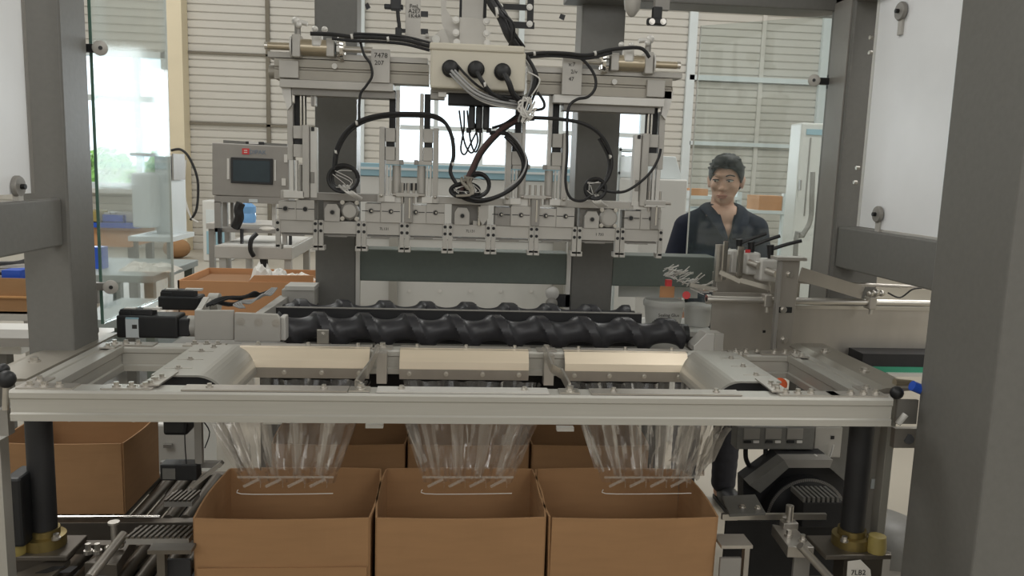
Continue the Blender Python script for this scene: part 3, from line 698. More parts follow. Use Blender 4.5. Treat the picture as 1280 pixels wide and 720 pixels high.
# things under the frame at the right
t = thing('switch_box', P(965, 550, 2.75), 'grey switch box with three square covers and hanging conduits under the frame', 'switch box')
Q('housing', grey_paint, t, (921, 534, 1018, 562, 2.75, .06), bevel=.003)
for a in (930, 957, 984): Q('cover', machined_dark, t, (a, 536, a+20, 549, 2.745, .006), bevel=.001); Q('switch', cable_white, t, (a+12, 551, a+19, 554, 2.745, .005)); Q('switch', black, t, (a, 551, a+9, 554, 2.745, .005))
for a in (932, 957, 984):
    MB().tube([P(a, 560, 2.77), P(a+1, 575, 2.77), P(a+10, 587, 2.77), P(a+30, 591, 2.77)], .009, 8, 5).build('conduit', rubber, t, smooth=True)
t = thing('terminal_box', P(1032, 555, 2.8), 'light grey terminal box beside the three-switch box', 'box')
Q('body', machined, t, (1018, 534, 1052, 572, 2.8, .08), bevel=.003); Q('hole', black, t, (1039, 545, 1043, 549, 2.797, .004))
Q('lower_body', machined_dark, t, (1006, 535, 1020, 600, 2.82, .08))
MB().tube([P(1042, 556, 2.78), P(1035, 575, 2.78), P(1018, 580, 2.78)], .003, 6, 5).build('wire', cable_white, t, smooth=True)
tag(MB().tube([P(1018, 568, 2.7), P(1062, 602, 2.7)], .003, 6, 3).build('white_wire', cable_white, None), 'thin white wire running down right of the terminal box', 'wire')
# octagonal brush guard
t = thing('brush_guard', P(1000, 620, 2.6), 'dark eight-sided guard with a black brush wheel and ribbed motor', 'guard')
Yg = 2.62
def pg(lst, Y): return [(P(a, c, Y).x, P(a, c, Y).z) for a, c in lst]
outer = [(942, 612), (986, 580), (1048, 580), (1075, 604), (1075, 720), (942, 720)]
inner = [(956, 622), (992, 590), (1044, 590), (1062, 606), (1062, 720), (956, 720)]
MB().prism(pg(outer, Yg), 'y', Yg+.10, Yg+.16).build('back_plate', black_matte, t)
for i in range(3):
    q = [outer[i], outer[i+1], inner[i+1], inner[i]]; MB().prism(pg(q, Yg), 'y', Yg+.04, Yg+.10).build('rim', machined_dark if i == 1 else grey_paint, t)
c_ = P(1008, 648, Yg)
MB().lathe(c_, (0, 1, 0), [(.085, .0), (.14, .02), (.14, .06), (.085, .08)], 40).build('brush_wheel', black, t, smooth=True)
b = MB()
for i in range(90):
    a = math.pi*i/89; b.cyl(c_+Vector((.138*math.cos(a), 0, .138*math.sin(a))), c_+Vector((.148*math.cos(a), 0, .148*math.sin(a))), .0016, seg=4)
b.build('bristles', machined_dark, t, kind='stuff')
Q('motor_body', black_matte, t, (1003, 628, 1054, 660, 2.47, .10), bevel=.004)
b = MB()
for k in range(8): b.pbox(1004+k*6, 622, 1007+k*6, 628, 2.47, .10)
b.build('cooling_fins', grey_paint, t, kind='stuff')
t = thing('angle_plate', P(930, 625, 2.5), 'dark flat angle plate with bolts right of the right carton', 'plate')
ap = [Pz(a, c, .575) for a, c in ((903, 620), (944, 618), (957, 641), (912, 643))]
MB().prism([(p.x, p.y) for p in ap], 'z', .567, .575).build('plate', grey_paint, t)
bolts([Pz(928, 635, .575), Pz(947, 636, .575)], .007, .010).build('bolts', steel, t, kind='stuff')
Q('web', black_matte, t, (905, 652, 1050, 720, 2.5, .01))
t = thing('round_cover', P(1120, 630, 2.9), 'dark grey rounded machine cover low beside the right post', 'cover')
MB().lathe((P(1108, 640, 2.9).x, 2.9, P(1108, 690, 2.9).z), (0, 0, 1), [(.16, 0), (.16, .08), (.13, .13), (.06, .16)], 28).build('dome', grey_paint, t, smooth=True)
Q('base', machined_dark, t, (1075, 690, 1150, 720, 2.75, .2))

# things under the frame at the left
t = thing('sensor_bracket', P(222, 580, 2.5), 'dark bracket bars with small box sensor left of the left liner', 'bracket')
Q('upright', machined_dark, t, (243, 524, 252, 580, 2.45, .02)); Q('cross_bar', machined_dark, t, (200, 578, 275, 585, 2.48, .02))
Q('sensor', black, t, (200, 581, 246, 601, 2.44, .05), bevel=.003); Q('heat_sink', grey_paint, t, (203, 586, 219, 599, 2.436, .006))
Q('motor', black, t, (203, 524, 234, 545, 2.5, .08), bevel=.01)
MB().bar(P(240, 608, 2.42), P(278, 578, 2.42), .02, .012).build('strut', steel_dull, t)
MB().tube([P(234, 524, 2.42), P(231, 545, 2.42), P(233, 580, 2.42)], .002, 6, 4).tube([P(252, 524, 2.44), P(262, 540, 2.44), P(256, 560, 2.44)], .002, 6, 4).build('wire', rubber, t)
t = thing('white_floor_unit', P(225, 590, 3.3), 'small white cabinet low behind the left liner', 'cabinet')
Q('body', white, t, (196, 530, 246, 640, 3.3, .3), bevel=.01); Q('handle', machined_dark, t, (204, 556, 214, 560, 3.28, .02))

# ================================================================== FEED SCREWS
def feed_screw(x0, x1, Y, zc, R, label, ph):
    t = thing('feed_screw', (x0, Y, zc-R), label, 'screw', 'black nylon feed screws')
    pitch = .150; n = int((x1-x0)/.005); seg = 36; rows = []
    for i in range(n+1):
        x = x0+(x1-x0)*i/n; row = []
        for k in range(seg+1):
            a = 2*math.pi*k/seg; u = ((x-x0)/pitch+a/(2*math.pi)+ph) % 1.0
            d = abs(u-.5)*2                                  # 0 at groove centre, 1 at land centre
            g = 1.0 if d > .74 else 1-math.sqrt(max(0, 1-(d/.74)**2))
            r = R*(.60+.40*g)
            row.append((x, Y+r*math.sin(a), zc+r*math.cos(a)))
        rows.append(row)
    MB().grid(rows).build('thread', screw_mat, t, smooth=True, fix=True)
    MB().cyl((x0-.03, Y, zc), (x0+.005, Y, zc), R*.6).cyl((x1-.005, Y, zc), (x1+.02, Y, zc), R*.62).build('shaft', black, t, smooth=True)
    return t
z_t = P(560, 394, 2.70).z; R1 = .056
feed_screw(-.56, .83, 2.72, z_t-R1, R1, 'front black feed screw behind the aluminium frame', .1)
z_t2 = P(560, 377, 2.90).z
feed_screw(-.60, .68, 2.90, z_t2-R1, R1, 'rear black feed screw behind the dark divider plate', .45)
zp = P(560, 388, 2.80).z
dv = thing('divider_plate', (0, 2.8, zp-.12), 'long dark divider plate between the two feed screws', 'plate')
MB().box(P(337, 395, 2.8).x, P(802, 395, 2.8).x, 2.796, 2.804, zp-.12, zp).build('plate', black_matte, dv); MB().box(P(337, 395, 2.8).x, P(802, 395, 2.8).x, 2.792, 2.808, zp, zp+.003).build('top_lip', machined_dark, dv)
t = thing('screw_tray', (0, 2.8, .48), 'dark tray plate carrying the feed screws', 'plate')
MB().box(-.95, .9, 2.62, 3.02, .955, .967).build('plate', machined_dark, t); MB().box(.84, .88, 3.0, 3.02, .0, .955).build('support', grey_paint, t); MB().box(-.69, -.65, 3.0, 3.02, 0, .955).build('support', grey_paint, t); MB().box(-.65, .84, 3.0, 3.01, .40, .955).build('back_panel', black_matte, t)
t = thing('end_bearing', P(885, 425, 2.66), 'light bearing plate at the right end of the front feed screw', 'bearing')
MB().prism(pg([(866, 432), (882, 416), (903, 417), (903, 440), (866, 438)], 2.64), 'y', 2.63, 2.70).build('plate', machined_light, t, bevel=.002)
Q('side_plate', machined, t, (893, 417, 904, 440, 2.625, .01))
t = thing('screw_clip', P(404, 418, 2.62), 'small square steel clip with bolt in front of the front screw', 'clip')
Q('plate', steel, t, (396, 412, 411, 430, 2.62, .005), bevel=.002)
bolts([P(403, 419, 2.62)], .007, .008, (0, -1, 0)).build('bolt', steel, t)
# servo motors
def servo(x0, y0, x1, y1, Y, label, lab=True):
    t = thing('servo_motor', P((x0+x1)/2, y1, Y), label, 'motor', 'black servo motors driving the screws')
    Q('body', black, t, (x0, y0+9, x1-14, y1, Y, .085), bevel=.006)
    Q('end_cap', black, t, (x0+3, y0+3, x0+18, y0+10, Y+.01, .05), bevel=.003)
    Q('connector_box', black_matte, t, (x0+4, y0+1, x0+45, y0+9, Y+.012, .05), bevel=.004)
    Q('gearbox', black_matte, t, (x1-14, y0+13, x1, y1-2, Y+.008, .07), bevel=.005)
    b = MB(); b.pbox(x0+10, y0-1, x0+24, y0+1, Y+.02, .02).pbox(x0+34, y0-1, x0+55, y0+1.5, Y+.02, .02); b.build('top_plates', machined_light, t)
    if lab: Q('rating_label', label_w, t, (x0+12, y0+12, x0+28, y1-1, Y-.002, .003)); Q('label_header', blue_light, t, (x0+12, y0+11, x0+28, y0+13, Y-.003, .003)); Q('label_code', ink, t, (x0+20, y0+20, x0+26, y0+25, Y-.003, .002))
    c = P(x1, (y0+y1)/2+3, Y+.045); MB().cyl(c, c+Vector((.035, 0, 0)), .034, seg=24).build('coupling', machined, t, smooth=True)
    return t
servo(145, 386, 236, 423, 2.56, 'black servo motor with white and blue label at the left, nearer one')
servo(197, 362, 262, 388, 2.86, 'black servo motor farther back at the left', False)
t = thing('motor_bracket', P(300, 425, 2.56), 'grey machined motor bracket at the left end of the feed screws', 'bracket')
MB().prism(pg([(243, 388), (292, 388), (292, 425), (243, 425)], 2.56), 'y', 2.56, 2.572).build('front_plate', machined, t, bevel=.002)
MB().prism(pg([(293, 391), (346, 393), (350, 398), (350, 427), (293, 427)], 2.55), 'y', 2.55, 2.566).build('screwed_plate', machined, t, bevel=.002)
MB().bar(P(246, 390, 2.57), P(262, 376, 2.84), .012, .012).build('side_arm', machined_light, t)
MB().prism([(P(243, 400, 2.56).x, 2.572), (P(250, 400, 2.56).x, 2.572), (P(262, 390, 2.84).x, 2.84), (P(255, 390, 2.84).x, 2.84)], 'z', P(246, 425, 2.56).z, P(246, 389, 2.56).z).build('side_plate', machined, t)
b = bolts([P(301, 402, 2.55), P(323, 403, 2.55), P(345, 404, 2.55)], .009, .003, (0, -1, 0)); b.build('screws', steel_dull, t, kind='stuff')
Q('bushing', machined_light, t, (350, 396, 357, 426, 2.58, .05), bevel=.004)
MB().prism([(P(318, 398, 2.62).x, 2.62), (P(328, 398, 2.62).x, 2.62), (P(362, 362, 3.0).x, 3.0), (P(350, 362, 3.0).x, 3.0)], 'z', z_t2-.09, z_t2-.005).build('rear_arm', machined, t)
t = thing('screw_housing', P(370, 375, 2.98), 'pale grey screw housing box by the left centre post', 'housing')
Q('body', machined, t, (352, 362, 393, 384, 2.98, .1), bevel=.003); Q('cap', machined_light, t, (356, 358, 393, 363, 2.97, .11))
b = MB()
for i in range(6):
    q = random.uniform(-3, 3); b.tube([P(246+i*4, 386-i, 2.72), P(266+i*4, 377+q-i, 2.76), P(290+i*3, 380+q-i*2, 2.78), P(308+i*2, 371-q-i, 2.82), P(326, 368-q*.6, 2.86), P(340, 362+i*.8, 2.92)], .0042, 6, 5)
tag(b.build('wire_bunch', rubber, None, smooth=True), 'tangle of dark wires over the motor brackets at the left', 'wires')
b = MB()
for i in range(4):
    b.tube([P(300+i*2, 385, 2.66), P(292+i*3, 381-i, 2.68), P(304+i*3, 376+i, 2.72), P(322+i*2, 374-i*2, 2.78), P(332+i*2, 366+i, 2.82), P(340+i*2, 360, 2.88)], .003, 6, 5)
tag(b.build('wire_bunch', cable_grey, None, smooth=True), 'loop of pale grey wires above the motor bracket', 'wires')

# ================================================================== PICK-AND-PLACE HEAD
YG = 2.75
xg = lambda px: P(px, 280, YG).x
Zc = lambda py: P(600, py, YG).z           # heights read at the middle column (x = 600)
names9 = ['leftmost', 'second from the left', 'third from the left', 'fourth from the left', 'middle', 'fourth from the right', 'third from the right', 'second from the right', 'rightmost']
kinds = ['two', 'tab', 'two', 'two', 'pin', 'two', 'two', 'ring', 'two']
desc = {'two': 'with two shaft holes', 'tab': 'with a dark-edged flange', 'pin': 'with one hole and a vertical pin', 'ring': 'with a round ring flange'}
for k in range(9):
    a = 345+53.7*k; x0 = xg(a); x1 = xg(a+53.7); wd = x1-x0
    t = thing('gripper', ((x0+x1)/2, YG, Zc(300)), 'grey aluminium gripper head %s, %s in the row' % (desc[kinds[k]], names9[k]), 'gripper', 'row of nine grippers')
    MB().box(x0+.014, x1-.014, YG-.012, YG+.03, Zc(296.5), Zc(281)).build('plate', machined, t, bevel=.0015)
    MB().box(x0+.018, x1-.018, YG, YG+.06, Zc(299.5), Zc(297.5)).box(x0+.03, x1-.05, YG-.004, YG+.02, Zc(300.5), Zc(299)).build('lower_slide', machined_dark, t)
    for s in (0, 1):
        fx0, fx1 = (x0+.0015, x0+.0165) if s == 0 else (x1-.0165, x1-.0015)
        f = MB().box(fx0, fx1, YG-.018, YG-.004, Zc(314), Zc(280))
        if s == 0: f.box(fx0, fx1+.004, YG-.018, YG+.02, Zc(317), Zc(311))
        else: f.box(fx0-.004, fx1, YG-.018, YG+.02, Zc(317), Zc(311))
        fo = f.build('finger', machined, t, bevel=.001)
        bolts([((fx0+fx1)/2, YG-.018, Zc(284.5)), ((fx0+fx1)/2, YG-.018, Zc(293))], .0036, .003, (0, -1, 0), False).build('finger_bolts', black_matte, fo, kind='stuff')
    kd = kinds[k]; dk = machined if k in (0, 2, 3, 8) else machined_dark
    if k in (2, 4, 7): text('handwriting', ['7L131', '1 733'][k % 2], .013, ink, t, Vector(((x0+x1)/2+.004, YG-.0128, Zc(289))))
    def hole(x, z, r=.007, tip=True):
        MB().cyl((x, YG-.0215, z), (x, YG-.0185, z), r*1.35, seg=20).build('bushing', machined_dark, t, smooth=True)
        MB().cyl((x, YG-.0235, z), (x, YG-.0212, z), r, seg=20).build('bore', black, t)
        if tip and 1 < k < 8 : MB().cyl((x+.002, YG-.026, z), (x+.002, YG-.023, z-.001), r*.5, seg=10).build('shaft_end', chrome, t)
    if kd == 'two':
        xm = (x0+x1)/2-.004*(k % 3)
        MB().box(x0+.012, xm, YG-.016, YG+.06, Zc(281), Zc(258)).build('clamp_block', dk if k % 2 else machined, t, bevel=.001)
        MB().box(xm, x1-.012, YG-.020, YG+.06, Zc(281), Zc(256)).build('clamp_block', machined, t, bevel=.001)
        for hx in ((x0+xm)/2, (xm+x1-.012)/2):
            MB().box(hx-.03, hx+.03, YG-.0208, YG-.0198, Zc(267)-.0012, Zc(267)+.0012).build('slit', black_matte, t); hole(hx, Zc(267))
    else:
        hx = x0+wd*.33
        MB().prism([(hx-.026, Zc(281)), (hx+.024, Zc(281)), (hx+.024, Zc(266)), (hx+.014, Zc(260)), (hx-.016, Zc(260)), (hx-.026, Zc(266))], 'y', YG-.018, YG+.02).build('tab_block', machined, t)
        MB().box(x0+.012, x1-.012, YG+.02, YG+.07, Zc(281), Zc(256)).build('back_block', machined_dark, t, bevel=.001)
        hole(hx, Zc(270), .0065, False)
        fx = x0+wd*.72
        if kd in ('tab', 'ring'):
            MB().lathe((fx, YG+.015, Zc(268)), (0, -1, 0), [(.032, 0), (.032, .02), (.026, .023), (.026, .028)], 8 if kd == 'tab' else 28).build('flange', machined if kd == 'ring' else machined_dark, t, smooth=False)
            MB().cyl((fx, YG-.013, Zc(268)), (fx, YG-.017, Zc(268)), .022, seg=24).build('flange_face', machined, t, smooth=True)
            bolts([(fx+dx, YG-.008, Zc(268)+dz) for dx in (-.024, .024) for dz in (-.026, .028)], .005, .008, (0, -1, 0), False).build('flange_bolts', steel, t, kind='stuff')
        else:
            MB().cyl((fx, YG-.02, Zc(281)), (fx, YG-.02, Zc(258)), .006).build('pin', chrome, t, smooth=True)
            MB().box(fx-.02, fx+.014, YG-.01, YG+.02, Zc(281), Zc(276)).build('pin_block', machined, t)
            MB().prism([(fx-.004, Zc(270)), (fx+.004, Zc(256)), (fx+.03, Zc(256)), (fx+.03, Zc(272)), (fx+.012, Zc(281))], 'y', YG-.03, YG-.015).build('bracket', machined, t)
# bars above the grippers
bars = [(352, 505, 'left horizontal carrier bar above the grippers'), (541, 672, 'middle horizontal carrier bar above the grippers'), (690, 822, 'right horizontal carrier bar above the grippers')]
for i, (a, c, lb) in enumerate(bars):
    t = thing('carrier_bar', (xg(a), YG, Zc(256)), lb, 'bar', 'carrier bars of the gripper head')
    MB().box(xg(a+22 if i == 0 else a), xg(c), YG-.01, YG+.07, Zc(256), Zc(247)).build('bar', machined_dark if i == 0 else machined, t, bevel=.0015)
    MB().box(xg(a)+.0, xg(a+28), YG-.014, YG+.06, Zc(255), Zc(245)).build('end_block', machined, t, bevel=.0015) if i == 0 else None
    MB().box(xg(c-33), xg(c-2), YG-.016, YG+.07, Zc(256), Zc(246)).build('bright_block', machined_light, t, bevel=.0015)
# upright screws clusters
for i, px in enumerate((510, 667, 815)):
    p = (xg(px), YG-.02, Zc([246, 244, 247][i])); t = thing('stop_screws', p, ['stop screw cluster above the fourth gripper', 'stop screw cluster right of the centre loops', 'stop screw pair above the rightmost gripper'][i], 'screws', 'upright stop screws')
    MB().box(p[0]-.04, p[0]+.035, p[1]-.012, p[1]+.012, p[2]-.006, p[2]+.006).build('cross_piece', machined, t, bevel=.001)
    for d in ((-.019, 0, .019) if i < 2 else (-.02, .018)): MB().cyl((p[0]+d, p[1], p[2]-.03), (p[0]+d, p[1], p[2]+.04), .0042, seg=10).build('screw', steel_dull, t, smooth=True)
    MB().cyl((p[0]-.05, p[1]-.004, p[2]), (p[0]-.035, p[1]-.004, p[2]), .006).cyl((p[0]+.03, p[1]-.004, p[2]), (p[0]+.055, p[1]-.004, p[2]), .006).build('side_nut', steel_dull, t, smooth=True)
    MB().box(p[0]-.012, p[0]+.016, p[1]-.008, p[1]+.01, Zc(280), p[2]-.006).build('slide_block', machined_dark, t, bevel=.001)
    MB().box(p[0]+.003, p[0]+.008, p[1]-.010, p[1]-.008, Zc(275), p[2]-.01).build('bright_rod', chrome, t)
# lift slides
def lift(px0, w_, yt, yb, mirror, label, rail_top):
    """side plate | two carriage blocks | guide strip ; px0 = outer edge of the side plate"""
    s = -1 if mirror else 1
    X = lambda d: P(px0+s*d, 200, YG).x
    Z = lambda y: P(px0, y, YG).z
    t = thing('lift_slide', (X(8), YG, Z(yb)), label, 'slide', 'vertical lift slides of the gripper head')
    def bx(d0, d1, y0, y1, ya, yc, nm, mt, bv=.0015): MB().box(X(d0), X(d1), YG+ya, YG+yc, Z(y1), Z(y0)).build(nm, mt, t, bevel=bv)
    bx(0, 6.5, yt, yb, -.03, .03, 'side_plate', machined)
    bx(7, 19, yt+1, yt+18, -.022, .02, 'carriage_block', machined)
    bx(8, 18, yt+18, yt+24, -.010, .02, 'gap_block', black_matte)
    bx(7, 19, yt+24, yt+41, -.022, .02, 'carriage_block', machined)
    bx(8, 27, yt+41, yt+46, -.020, .03, 'hook', machined)
    bx(25, 30, yt+40, yt+46, -.028, -.01, 'stop_pin', machined_dark)
    bx(11, 18.5, rail_top, yt+1, .0, .03, 'rail', black_matte)
    bx(19.5, 24, rail_top, yt+43, -.005, .03, 'guide_strip', machined_light)
    bx(8, 10.5, yt+47, yb-3, -.018, .0, 'slot_guide', machined_light); bx(12.5, 14.5, yt+47, yb-3, -.018, .0, 'slot_guide', machined_light)
    MB().cyl((X(21), YG+.005, Z(yb)), (X(21), YG+.005, Z(yt+47)), .0145, seg=18).build('air_cylinder', machined, t, smooth=True)
    MB().ball((X(3), YG-.032, Z(yb-8)), .006).build('side_bolt', steel, t, smooth=True)
    bx(-1, 20, yb-8, yb, -.025, .035, 'foot', machined_light)
lift(475, 25, 159, 252, False, 'vertical lift slide just left of the control box', 112)
lift(548, 25, 161, 254, True, 'vertical lift slide under the left edge of the control box', 118)
lift(632, 25, 165, 255, False, 'vertical lift slide under the right edge of the control box', 118)
lift(708, 25, 167, 257, True, 'vertical lift slide just left of the right centre post', 120)
# outer, heavier slides
def outer_lift(pts, label, s):
    px = pts; X = lambda d: P(px+s*d, 200, YG).x; Z = lambda y: P(px, y, YG).z
    t = thing('outer_lift_slide', (X(10), YG, Z(250)), label, 'slide', 'outer lift slides of the gripper head')
    dy = 0 if s > 0 else 12
    def bx(d0, d1, y0, y1, ya, yc, nm, mt, bv=.0015): MB().box(X(d0), X(d1), YG+ya, YG+yc, Z(y1+dy), Z(y0+dy)).build(nm, mt, t, bevel=bv)
    bx(0, 7, 128, 200, -.01, .04, 'side_plate', machined)
    bx(8, 21, 112, 158, .01, .04, 'rail', black_matte)
    MB().cyl((X(17), YG-.01, Z(157+dy)), (X(17), YG-.01, Z(112+dy)), .0035, seg=8).cyl((X(21), YG-.01, Z(157+dy)), (X(21), YG-.01, Z(112+dy)), .0035, seg=8).build('chrome_rod', chrome, t, smooth=True)
    bx(8, 20, 157, 173, -.02, .03, 'carriage_block', machined)
    bx(9, 19, 173, 180, -.012, .03, 'gap_block', black_matte)
    bx(8, 20, 180, 196, -.02, .03, 'carriage_block', machined)
    bx(20, 28, 156, 246, -.03, .03, 'long_plate', machined)
    bx(28.5, 37, 158, 246, -.015, .02, 'white_rail', machined_light)
    bx(29, 34, 214, 228, -.017, -.013, 'sensor', machined_dark); bx(30, 34, 158, 163, -.018, -.013, 'notch', black)
    bx(3, 8, 200, 246, -.02, .0, 'slot_guide', machined_light); bx(10, 13, 200, 246, -.02, .0, 'slot_guide', machined_light); bx(15, 18, 205, 240, -.02, .0, 'slot_guide', machined_dark)
    bx(-4, 22, 238, 247, -.03, .04, 'foot', machined_light)
    bx(30, 36, 116, 132, -.02, .01, 'bright_clip', machined_light); bx(31, 34.5, 119, 132, -.022, -.019, 'clip_gap', machined_dark)
    MB().prism([(X(-6), Z(103+dy)), (X(6), Z(103+dy)), (X(7), Z(132+dy)), (X(2), Z(138+dy)), (X(-4), Z(118+dy))], 'y', YG-.03, YG-.012).build('bracket_horn', machined_light, t)
outer_lift(360, 'outer lift slide at the left end, above the leftmost gripper', 1)
outer_lift(828, 'outer lift slide at the right end, above the rightmost gripper', -1)
# horizontal rails
def top_rail(a, c, ya, label, left):
    mid = (a+c)/2
    Z = lambda y: P(mid, y, YG).z; X = lambda q: P(q, ya, YG).x
    t = thing('cross_rail', (X(mid), YG, Z(ya+40)), label, 'rail', 'two horizontal rails of the gripper head')
    e0, e1 = (a, c)
    if left: o0, o1, i0, i1, r0 = 352, 533, 352, 376, (337, 352)
    else: o0, o1, i0, i1, r0 = 690, 828, 806, 828, (828, 840)
    MB().box(X(337 if left else 658), X(535 if left else 850), YG-.03, YG+.05, Z(ya+1), Z(ya-6)).build('top_plate', machined, t, bevel=.0015)
    b = MB(); x0, x1 = X(345 if left else 658), X(537 if left else 838)
    zt_, zb_ = Z(ya+2), Z(ya+27); h = zt_-zb_
    b.prism([(YG-.03, zb_), (YG-.03, zb_+h*.45), (YG-.022, zb_+h*.5), (YG-.022, zb_+h*.6), (YG-.03, zb_+h*.62), (YG-.03, zt_), (YG+.05, zt_), (YG+.05, zb_)], 'x', x0, x1)
    b.build('profile', alu_dark, t)
    MB().box(X(i0), X(i1), YG-.045, YG+.05, Z(ya+26), Z(ya+5)).build('end_block', machined, t, bevel=.0015)
    MB().cyl((X(r0[0]), YG, Z(ya+18)), (X(r0[1]), YG, Z(ya+18)), .022, seg=20).build('end_plug', alu_dark, t, smooth=True)
    MB().box(X(o0+1), X(o1-40 if left else o1), YG-.05, YG+.06, Z(ya+38), Z(ya+28)).build('lower_plate', machined_light if not left else machined, t, bevel=.0015)
    MB().box(X(o0+15), X(o1-38 if left else o1-10), YG-.03, YG+.05, Z(ya+46), Z(ya+38)).build('under_plate', machined_dark, t)
    q = X(420 if left else 766); MB().cyl((q, YG-.036, Z(ya+9)), (q, YG-.028, Z(ya+9)), .009, seg=18).build('screw_plug', machined_light, t, smooth=True)
    w0, w1 = (466, 489) if left else (700, 724)
    wp = MB().box(X(w0), X(w1), YG-.06, YG-.045, Z(ya+28), Z(ya-13 if left else ya-17)).build('marked_plate', machined, t, bevel=.001)
    if left:
        text('handwriting', '7478', .022, ink, wp, Vector((X(478), YG-.0612, Z(ya-5)))); text('handwriting', '207', .02, ink, wp, Vector((X(476), YG-.0612, Z(ya+4))))
    else:
        for j in range(3): text('handwriting', ['x:7', '2/v', '47'][j], .018, ink, wp, Vector((X(711+(j % 2)*3), YG-.0612, Z(ya-9+j*9))))
    return t
top_rail(337, 537, 76, 'left horizontal aluminium rail carrying the lift slides', True)
top_rail(658, 840, 94, 'right horizontal aluminium rail carrying the lift slides', False)
# pneumatic cylinders on the rails
def air(pxs, y, s, label, fit):
    t = thing('pneumatic_cylinder', P(pxs, y, 2.7), label, 'cylinder', 'pneumatic cylinders on the cross rails')
    Yp = 2.71; X = lambda d: P(pxs+s*d, y, Yp).x; z = P(pxs, y, Yp).z
    def cy(d0, d1, r, nm, mt, seg=18): MB().cyl((X(d0), Yp, z), (X(d1), Yp, z), r, seg=seg).build(nm, mt, t, smooth=True)
    cy(0, 4, .012, 'rod_tip', chrome, 12); cy(4, 32, .012, 'rod_sleeve', brass_fit)
    cy(33, 35, .034, 'washer', machined_light, 24)
    MB().box(X(36), X(46), Yp-.03, Yp+.03, z-.034, z+.036).build('mount_block', machined, t, bevel=.003)
    cy(46, 80, .026, 'barrel', brass_fit); MB().box(X(60), X(72), Yp-.028, Yp+.02, z+.0, z+.045).build('fitting_block', machined_light, t, bevel=.006)
    MB().box(X(78), X(88), Yp-.026, Yp+.026, z-.028, z+.028).build('head_block', machined, t, bevel=.003)
    MB().lathe((X(89), Yp, z), (s, 0, 0), [(.018, 0), (.036, .006), (.040, .016), (.036, .026), (.02, .03)], 28).build('round_nut', chrome, t, smooth=True)
    cy(100, 135, .010, 'piston_rod', steel)
    MB().cyl((X(42), Yp-.01, z+.036), (X(42), Yp-.01, z+.075), .010, seg=8).build('elbow', machined_dark, t, smooth=True)
    MB().ball((X(40), Yp-.01, z+.078), .014).cyl((X(40), Yp-.01, z+.078), (X(54), Yp-.01, z+.072), .008).build('push_fitting', machined_light, t, smooth=True)
    for d in (44, 64, 76): MB().ball((X(d), Yp-.02, z+.055+.01*((d*7) % 3-1)), .010).build('fitting', machined_light, t, smooth=True)
air(331, 57, 1, 'pneumatic cylinder with brass sleeve on the left rail', 0)
air(850, 82, -1, 'pneumatic cylinder with brass sleeve on the right rail', 0)
# centre mast, gusset and control box
t = thing('mast_bracket', P(590, 40, 2.66), 'light grey mast and bolted plate above the control box', 'bracket')
Q('mast', machined, t, (578, -60, 605, 24, 2.70, .10), bevel=.003)
Q('dark_edge', black_matte, t, (575, -60, 578, 22, 2.71, .05), (605, -60, 609, 24, 2.71, .05))
Q('plate', machined, t, (574, 22, 607, 56, 2.665, .03), bevel=.002)
MB().prism(pg([(549, -60), (557, -60), (558, 12), (566, 24), (575, 25), (575, 56), (563, 56), (552, 28)], 2.69), 'y', 2.69, 2.70).build('gusset', machined, t)
MB().prism(pg([(535, 56), (537, 50), (552, 37), (556, 37), (563, 56)], 2.69), 'y', 2.68, 2.69).build('gusset', machined, t)
MB().cyl(P(545, 49, 2.675), P(545, 49, 2.67), .013, seg=20).build('gusset_hole', white, t, smooth=True)
bolts([P(a, c, 2.66) for a, c in ((570, 25), (570, 41), (608, 27), (608, 42), (571, 53), (609, 54))], .0075, .008, (0, -1, 0), False).build('bolts', machined_light, t, kind='stuff')
cb = thing('control_box', P(597, 112, 2.56), 'cream control box with three black cable glands hanging in the centre', 'control box')
Q('housing', cream, cb, (538, 63, 657, 112, 2.56, .12), bevel=.006)
Q('lid', cream, cb, (537, 55, 656, 64, 2.555, .13), bevel=.005)
Q('mount_rail', machined_dark, cb, (540, 112, 655, 117, 2.60, .08))
for i, (a, c) in enumerate(((563, 86), (595, 87), (628, 90))):
    p = P(a, c, 2.56); g_ = MB().lathe(p, (0, -1, 0), [(.0265, 0), (.0265, .008), (.021, .012), (.019, .026), (.013, .03)], 20).build('cable_gland', black, cb, smooth=True)
t = thing('valve_block', P(600, 130, 2.62), 'dark pneumatic valve block with plugs under the control box', 'valve block')
Q('manifold', black_matte, t, (560, 116, 652, 132, 2.62, .07), bevel=.003)
Q('end_block', machined_dark, t, (538, 112, 556, 124, 2.61, .05), bevel=.002); Q('end_clip', machined_light, t, (548, 115, 558, 121, 2.60, .02))
for a in (590, 599, 608): Q('plug', black, t, (a-4, 132, a+4, 162, 2.63, .04), bevel=.006)
for a in (586, 600, 611): MB().cyl(P(a, 160, 2.65), P(a, 166, 2.65), .008).build('plug_tip', black, t)
